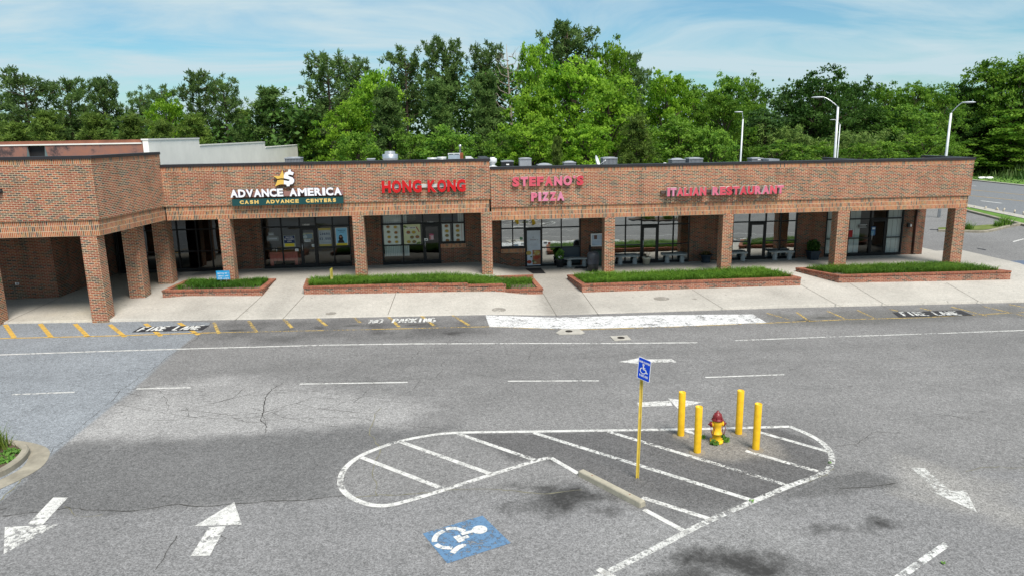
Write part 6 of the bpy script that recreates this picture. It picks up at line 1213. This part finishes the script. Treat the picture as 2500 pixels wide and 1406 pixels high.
def pine(seed, base=.42, nb=34, spread=.24, per=62, top=1.0, dense=1.0, lean=.0):
    r = np.random.default_rng(seed); limbs = [([(0, 0, 0), (.004, .003, .4), (lean*.5, 0, .75), (lean, .0, .97)], .013, .004)]; ctr = []; dr = []; tone = []
    for k in range(nb):
        f = (k+r.random())/nb; z = base+(.97-base)*f; prof = spread*(.30+.70*math.sin(math.pi*min(1., .12+.80*f))**.7) if base > .3 else spread*(1.05-f)**.75
        L_ = prof*(.68+.42*r.random()); a = k*2.399+r.normal()*.5; el = .25+.35*f; d = np.array([math.cos(a), math.sin(a), el]); b0 = np.array([lean*f, 0, z-.03]); e = b0+d*L_; mid = b0+d*L_*.5+[0, 0, -.012]
        limbs.append(([tuple(b0), tuple(mid), tuple(e)], .004, .0012))
        for j in range(int((4+3*r.random())*dense)):
            s = .30+.72*r.random(); c = b0+d*L_*s+r.normal(size=3)*np.array([.03, .03, .016]); n = per//2; u = r.normal(size=(n, 3)); u[:, 2] += .7; u /= np.linalg.norm(u, axis=1)[:, None]
            ctr.append(c+u*.014*r.random((n, 1))+r.normal(size=(n, 3))*.007); dr.append(u); tone.append(np.clip(r.normal(.5, .18)+r.normal(0, .12, n), 0, 1))
    ctr = np.concatenate(ctr); u = np.concatenate(dr); n = len(ctr); w = np.cross(u, r.normal(size=(n, 3))); w /= np.linalg.norm(w, axis=1)[:, None]; ln = .021*(.7+.6*r.random((n, 1))); wd = .0042
    V = np.stack([ctr-w*wd, ctr+w*wd, ctr+u*ln+w*wd*.5, ctr+u*ln-w*wd*.5], 1)
    return crown_mesh(V, np.concatenate(tone), 'crown', M['pineA']), limb_mesh(limbs, 'trunk')
def bamboo(seed):
    r = np.random.default_rng(seed); limbs = []; ctr = []; dr = []
    for k in range(26):
        a = r.random()*6.283; b = np.array([r.normal()*.14, r.normal()*.14, 0]); h = .6+.42*r.random(); out = np.array([math.cos(a), math.sin(a), 0])*(.1+.2*r.random()); P = [b+out*q**2.2+np.array([0, 0, h*(q-.13*q**4)]) for q in np.linspace(0, 1, 8)]; limbs.append(([tuple(p) for p in P], .004, .001))
        for q in r.random(70)**.6: i = min(6, int(q*7)); c = P[i]+(P[i+1]-P[i])*(q*7-i); dd = r.normal(size=(6, 3)); dd[:, 2] = -.5-.5*r.random(6); dd += (out/np.linalg.norm(out))*.6; dd /= np.linalg.norm(dd, axis=1)[:, None]; ctr.append(c+r.normal(size=(6, 3))*.022); dr.append(dd)
    ctr = np.concatenate(ctr); u = np.concatenate(dr); n = len(ctr); w = np.cross(u, r.normal(size=(n, 3))); w /= np.linalg.norm(w, axis=1)[:, None]; V = np.stack([ctr-u*.02, ctr-w*.006, ctr+u*.035, ctr+w*.006], 1)
    return crown_mesh(V, np.clip(r.normal(.5, .22, n), 0, 1), 'foliage', M['bamboo']), limb_mesh(limbs, 'stem')
DEC = [deciduous(100+i) for i in range(5)]; DENSE = [deciduous(150+i, 36, 330, .05) for i in range(3)]; SHR = [deciduous(170+i, 22, 280, .0, .045) for i in range(2)]
PIN = [pine(200+i, [.50, .54, .46, .56][i], 36, [.20, .19, .21, .20][i], 62, 1., [1.25, 1.0, 1.1, 1.35][i]) for i in range(4)]; PFULL = [pine(230+i, .10, 64, .24, 62, 1., 1.5) for i in range(3)]; BAM = [bamboo(260+i) for i in range(3)]
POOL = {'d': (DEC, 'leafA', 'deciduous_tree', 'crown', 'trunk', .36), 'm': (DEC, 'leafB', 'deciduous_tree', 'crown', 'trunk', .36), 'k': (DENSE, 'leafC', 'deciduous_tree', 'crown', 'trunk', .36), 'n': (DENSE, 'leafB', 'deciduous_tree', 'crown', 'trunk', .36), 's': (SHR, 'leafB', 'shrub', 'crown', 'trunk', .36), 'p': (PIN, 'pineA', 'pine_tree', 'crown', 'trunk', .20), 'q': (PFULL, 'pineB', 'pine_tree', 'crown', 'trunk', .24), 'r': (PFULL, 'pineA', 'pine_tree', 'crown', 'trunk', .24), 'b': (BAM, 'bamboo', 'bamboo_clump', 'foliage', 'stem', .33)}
GRP = {'deciduous_tree': 'leafy trees behind the strip mall', 'pine_tree': 'pine trees behind the strip mall', 'shrub': 'shrubs along the wood edge', 'bamboo_clump': 'bamboo clumps at the wood edge'}
_cnt = {}
def tree(kind, px, topy, wpx, dist, label, v=None, zg=-.6):
    """px, topy: where its top shows in the photo; wpx: crown width there; dist: metres from the camera"""
    pool, mk, nm, cn, tn, r0 = POOL[kind]; i = v if v is not None else _cnt.get(kind, 0); _cnt[kind] = _cnt.get(kind, 0)+1; cm_, tm_ = pool[i % len(pool)]
    p = at(px, topy, dist); H = float(p[2])-zg; Wd = wpx/FPX*dist; s = Wd/(2*r0)
    t = thing(nm, label, {'deciduous_tree': 'tree', 'pine_tree': 'pine tree', 'shrub': 'shrub', 'bamboo_clump': 'bamboo'}[nm], (float(p[0]), float(p[1]), zg), GRP[nm]); t.scale = (s, s, H); t.rotation_euler = (0, 0, (px*.37+i) % 6.28)
    for n_, me, mm_2 in ((cn, cm_, M[mk]), (tn, tm_, M['trunk'])):
        o = bpy.data.objects.new(n_, me); COL.objects.link(o); o.parent = t; o.material_slots[0].link = 'OBJECT'; o.material_slots[0].material = mm_2
    return t
T = [  # left group
 ('p', -25, 215, 110, 98, 'pine half out of the frame at the left edge'), ('p', 52, 178, 118, 92, 'tall airy pine, leftmost full one behind the rusty store front'), ('p', 160, 196, 100, 95, 'round topped pine left of its close twin'), ('p', 243, 196, 84, 100, 'round topped pine right of its close twin'), ('q', 110, 262, 130, 84, 'olive pine low behind the rusty store front, leftmost'), ('q', 225, 268, 140, 80, 'olive pine low behind the rusty store front, second'), ('p', 340, 232, 72, 104, 'short pine between the twin pines and the bright leafy tree'),
 ('p', 393, 216, 84, 108, 'pine standing over the small bright leafy tree at left'), ('d', 402, 238, 92, 90, 'small bright leafy tree among the left pines'), ('q', 320, 275, 130, 86, 'olive pine low beneath the short pine'), ('p', 480, 178, 92, 96, 'tall pine with a tufted top above the grey roofed house', 2), ('p', 543, 198, 84, 94, 'pine leaning on the tall tufted pine from the right', 0), ('q', 470, 272, 120, 88, 'olive pine low left of the grey roofed house'), ('r', 655, 206, 170, 96, 'broad dense pine left of the wood, above the white stepped wall'), ('q', 745, 262, 150, 96, 'broad olive pine above the end of the white stepped wall'), ('q', 590, 262, 120, 104, 'olive pine just behind the grey roofed house'),
 ('q', 30, 292, 130, 88, 'olive pine low at the left edge'), ('q', 165, 300, 120, 96, 'olive pine low between the left ones'), ('q', 390, 290, 120, 78, 'olive pine low under the bright leafy tree'),
 # middle
 ('p', 797, 134, 122, 90, 'tall pine leaning left at the left shoulder of the wood', 2), ('p', 868, 148, 92, 94, 'pine close right of the left leaning tall pine', 0), ('d', 912, 168, 130, 84, 'bright leafy tree below the two pines of the left shoulder'), ('p', 988, 127, 120, 92, 'flat topped tall pine left of the round crowned one', 1), ('p', 1086, 102, 104, 94, 'tall pine with a round crown in the middle of the wood', 3), ('p', 1190, 114, 112, 96, 'tall pine left of the dead tree', 0), ('r', 945, 205, 150, 76, 'full dark pine below the flat topped pine'), ('r', 1065, 188, 150, 78, 'full dark pine below the round crowned pine'), ('r', 1185, 168, 150, 80, 'full dark pine below the dead tree, with a pale tip'), ('d', 840, 248, 130, 78, 'bright leafy tree low at the left shoulder'),
 ('p', 1385, 64, 148, 92, 'tallest pine of the wood with a wide round crown', 3), ('d', 1312, 96, 100, 86, 'bright leafy tree left of the tallest pine'), ('d', 1400, 140, 180, 76, 'large bright leafy tree in front of the tallest pine'), ('d', 1492, 100, 110, 88, 'bright leafy tree with a ragged top right of the tallest pine'), ('p', 1540, 132, 90, 94, 'dark pine behind the ragged topped leafy tree'), ('d', 1292, 205, 140, 74, 'bright leafy tree below the dead tree at right'), ('d', 1490, 195, 170, 72, 'broad bright leafy tree at the centre right of the wood'), ('d', 1630, 176, 130, 78, 'leafy tree left of the sloping right shoulder'), ('m', 1700, 204, 130, 84, 'leafy tree on the sloping right shoulder'), ('m', 1770, 225, 130, 78, 'leafy tree just left of the slim street lamp'),
 ('q', 1556, 276, 130, 64, 'round bushy young pine in front of the bright trees'), ('q', 1360, 328, 62, 62, 'small conical young pine above the restaurant sign'), ('d', 1300, 290, 150, 66, 'low bright tree above the satellite dish, left'), ('d', 1430, 300, 130, 66, 'low bright tree above the satellite dish, right'), ('m', 1660, 290, 150, 68, 'low leafy tree above the condenser pair'), ('m', 1740, 310, 110, 66, 'low leafy tree right of the condenser pair'), ('n', 870, 320, 130, 68, 'low dark leafy tree above the mushroom fan'), ('n', 1100, 310, 150, 68, 'low dark leafy tree above the rusty burner box'), ('n', 1000, 320, 120, 70, 'low dark leafy tree above the white vents'), ('n', 1215, 320, 120, 68, 'low dark leafy tree above the roof step'), ('n', 775, 330, 100, 92, 'low dark leafy tree at the end of the white wall'),
 # right wood
 ('m', 1776, 180, 96, 110, 'dark leafy tree rising right of the shoulder'), ('m', 1830, 188, 80, 112, 'pointed dark leafy tree right of its neighbour'), ('k', 1935, 205, 130, 100, 'very dark tree left of the tallest one at right'), ('k', 2010, 166, 140, 98, 'tallest very dark tree above the middle street lamp'), ('k', 2092, 194, 110, 104, 'very dark tree right of the tallest dark one'), ('n', 2165, 208, 100, 116, 'green tree in the right skyline, left of the dip'), ('n', 2235, 198, 100, 118, 'green tree in the right skyline after the dip'), ('n', 2300, 208, 90, 120, 'green tree in the right skyline above the right lamp'), ('k', 2345, 200, 90, 140, 'dark tree in the right skyline right of the right lamp'), ('n', 2400, 205, 90, 142, 'green tree in the right skyline left of the tall right edge tree'), ('m', 2438, 143, 120, 138, 'tall loose tree near the right edge'), ('m', 2510, 140, 130, 136, 'tall tree at the right edge'),
 ('k', 1870, 270, 150, 92, 'very dark tree low behind the slim lamp'), ('n', 2465, 260, 150, 134, 'green tree low at the right edge'), ('k', 2400, 300, 140, 136, 'dark tree low behind the right lamp'), ('k', 2130, 265, 140, 104, 'dark tree behind the bamboo'), ('k', 2330, 265, 120, 134, 'dark tree low right of the right lamp pole'), ('n', 2230, 260, 120, 104, 'leafy tree behind the yellowish round shrub'), ('k', 1990, 255, 130, 98, 'very dark tree behind the middle lamp pole'), ('m', 1835, 250, 110, 98, 'leafy tree right of the slim lamp'),
 ('b', 1925, 285, 110, 90, 'bamboo clump left of the middle lamp'), ('b', 1985, 300, 100, 88, 'bamboo clump just left of the middle lamp pole'), ('b', 2080, 292, 130, 90, 'bamboo clump right of the middle lamp'), ('b', 2135, 305, 110, 88, 'bamboo clump second right of the middle lamp'), ('s', 2262, 330, 150, 86, 'yellowish round shrub above the roof at right'), ('s', 1895, 345, 130, 80, 'shrub above the small blue grey condenser'), ('s', 2170, 345, 120, 84, 'dark shrub above the right roof edge'), ('s', 2020, 350, 120, 82, 'shrub low before the bamboo'), ('s', 1960, 352, 110, 80, 'shrub low left of the middle lamp pole'), ('s', 2360, 340, 120, 130, 'shrub behind the right brick corner'), ('n', 2470, 330, 120, 130, 'bushy tree over the far verge at the right edge'), ('s', 2100, 350, 100, 82, 'shrub before the second bamboo clump')]
for k in T: tree(*k)
# dead tree
p = at(1242, 108, 92); t = thing('dead_tree', 'bare pale dead tree between the pines', 'tree', (float(p[0]), float(p[1]), -.6)); H = float(p[2]); r = random.Random(9); mb = MB(); b0 = Vector((float(p[0]), float(p[1]), -.6)); mb.tube([tuple(b0), tuple(b0+Vector((.2, 0, H*.5))), tuple(b0+Vector((-.1, .1, H*.8))), tuple(b0+Vector((-.3, 0, H+.6)))], [.28, .2, .11, .02], 7)
for k in range(16):
    z = H*(.52+.46*k/16); s = 1 if k % 2 else -1; l = (1.1-k/18)*3.6*(.6+.5*r.random()); c = b0+Vector((.0, 0, z)); e = c+Vector((s*l*.75, (r.random()-.5)*2, l*.72)); mid = c+(e-c)*.5+Vector((s*.3, 0, -.25)); mb.tube([tuple(c), tuple(mid), tuple(e)], [.07, .045, .012], 5)
    for j in range(3): q = mid+(e-mid)*r.random(); mb.tube([tuple(q), tuple(q+Vector((s*r.random()*1.0, (r.random()-.5), .4+r.random()*.9)))], [.025, .008], 4)
mb.build('trunk', M['trunkpale'], t)
# the rest of the wood reads as one mass
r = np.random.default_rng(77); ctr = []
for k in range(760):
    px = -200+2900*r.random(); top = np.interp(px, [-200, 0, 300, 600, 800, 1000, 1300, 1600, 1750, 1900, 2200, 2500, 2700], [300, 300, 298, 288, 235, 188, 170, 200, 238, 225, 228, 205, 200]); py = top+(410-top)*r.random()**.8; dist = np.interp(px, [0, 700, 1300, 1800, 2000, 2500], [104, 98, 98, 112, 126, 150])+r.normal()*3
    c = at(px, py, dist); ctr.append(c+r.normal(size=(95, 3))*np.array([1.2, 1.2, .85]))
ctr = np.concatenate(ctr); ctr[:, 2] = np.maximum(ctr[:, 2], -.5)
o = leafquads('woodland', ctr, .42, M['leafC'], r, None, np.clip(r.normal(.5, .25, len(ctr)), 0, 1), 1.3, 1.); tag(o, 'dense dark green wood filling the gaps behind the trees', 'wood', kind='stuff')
# tall grass on the bank past the street
r = np.random.default_rng(5); n = 26000; s_ = r.random(n)*190-120; w_ = 1.+r.random(n)**.8*26; B_ = VA+np.outer(s_, VD)+np.outer(w_, VN); hgt = np.clip((w_-3)*.25, .15, 1.5)*(.6+.7*r.random(n)); th = r.random(n)*6.283; z0 = ZR+.06+w_/60*.94
d_ = np.stack([np.cos(th), np.sin(th)], 1); base = np.concatenate([B_, z0[:, None]], 1); sd_ = np.concatenate([np.stack([-d_[:, 1], d_[:, 0]], 1)*.11, np.zeros((n, 1))], 1); tip = base+np.concatenate([d_*hgt[:, None]*.4, hgt[:, None]], 1)
V = np.stack([base-sd_, base+sd_, tip+sd_*.3, tip-sd_*.3], 1); o = npmesh('tall_grass', V.reshape(-1, 3), np.arange(n*4).reshape(-1, 4), leafmat('bank_grass', (.05, .11, .025), (.13, .19, .05), .3), tone=np.clip(fbm(B_[:, 0], B_[:, 1], 5, 3)*1.6-.4+r.normal(0, .15, n), 0, 1)); tag(o, 'tall rough grass on the bank past the street', 'grass', kind='stuff')
# houses glimpsed through the pines
HR = plain('grey_shingle', (.13, .14, .165), .9, 0, .15, 2.); HW = plain('house_wall', (.36, .36, .36), .8, 0, .08, 1.)
for px0, px1, pe, pr_, dist, lb in [(515, 602, 338, 318, 116, 'grey roofed house seen through the pines at left'), (180, 300, 347, 338, 112, 'low grey roofed house behind the twin pines')]:
    a, b = at(px0, pe, dist), at(px1, pe, dist); ridge = float(at((px0+px1)/2, pr_, dist+4)[2]); ez = float((a[2]+b[2])/2); t = thing('house', lb, 'house', (float((a[0]+b[0])/2), float(a[1]), -.6), 'grey houses behind the pines'); x0, x1, y0 = float(a[0]), float(b[0]), float(min(a[1], b[1])); mb = MB(); mb.box(x0+.4, x1-.4, y0+.4, y0+8, -.6, ez); mb.build('wall', HW, t)
    mb = MB(); mb.face([(x0, y0, ez), (x1, y0, ez), (x1-1.5, y0+4.2, ridge), (x0+1.5, y0+4.2, ridge)]); mb.face([(x1, y0+8.4, ez), (x0, y0+8.4, ez), (x0+1.5, y0+4.2, ridge), (x1-1.5, y0+4.2, ridge)]); mb.face([(x1, y0, ez), (x1, y0+8.4, ez), (x1-1.5, y0+4.2, ridge)]); mb.face([(x0, y0+8.4, ez), (x0, y0, ez), (x0+1.5, y0+4.2, ridge)]); mb.build('roof', HR, t)
    mb = MB(); mb.box(x0+2, x0+3.2, y0+.36, y0+.395, ez-1.9, ez-.7); mb.build('window', M['dark'], t)
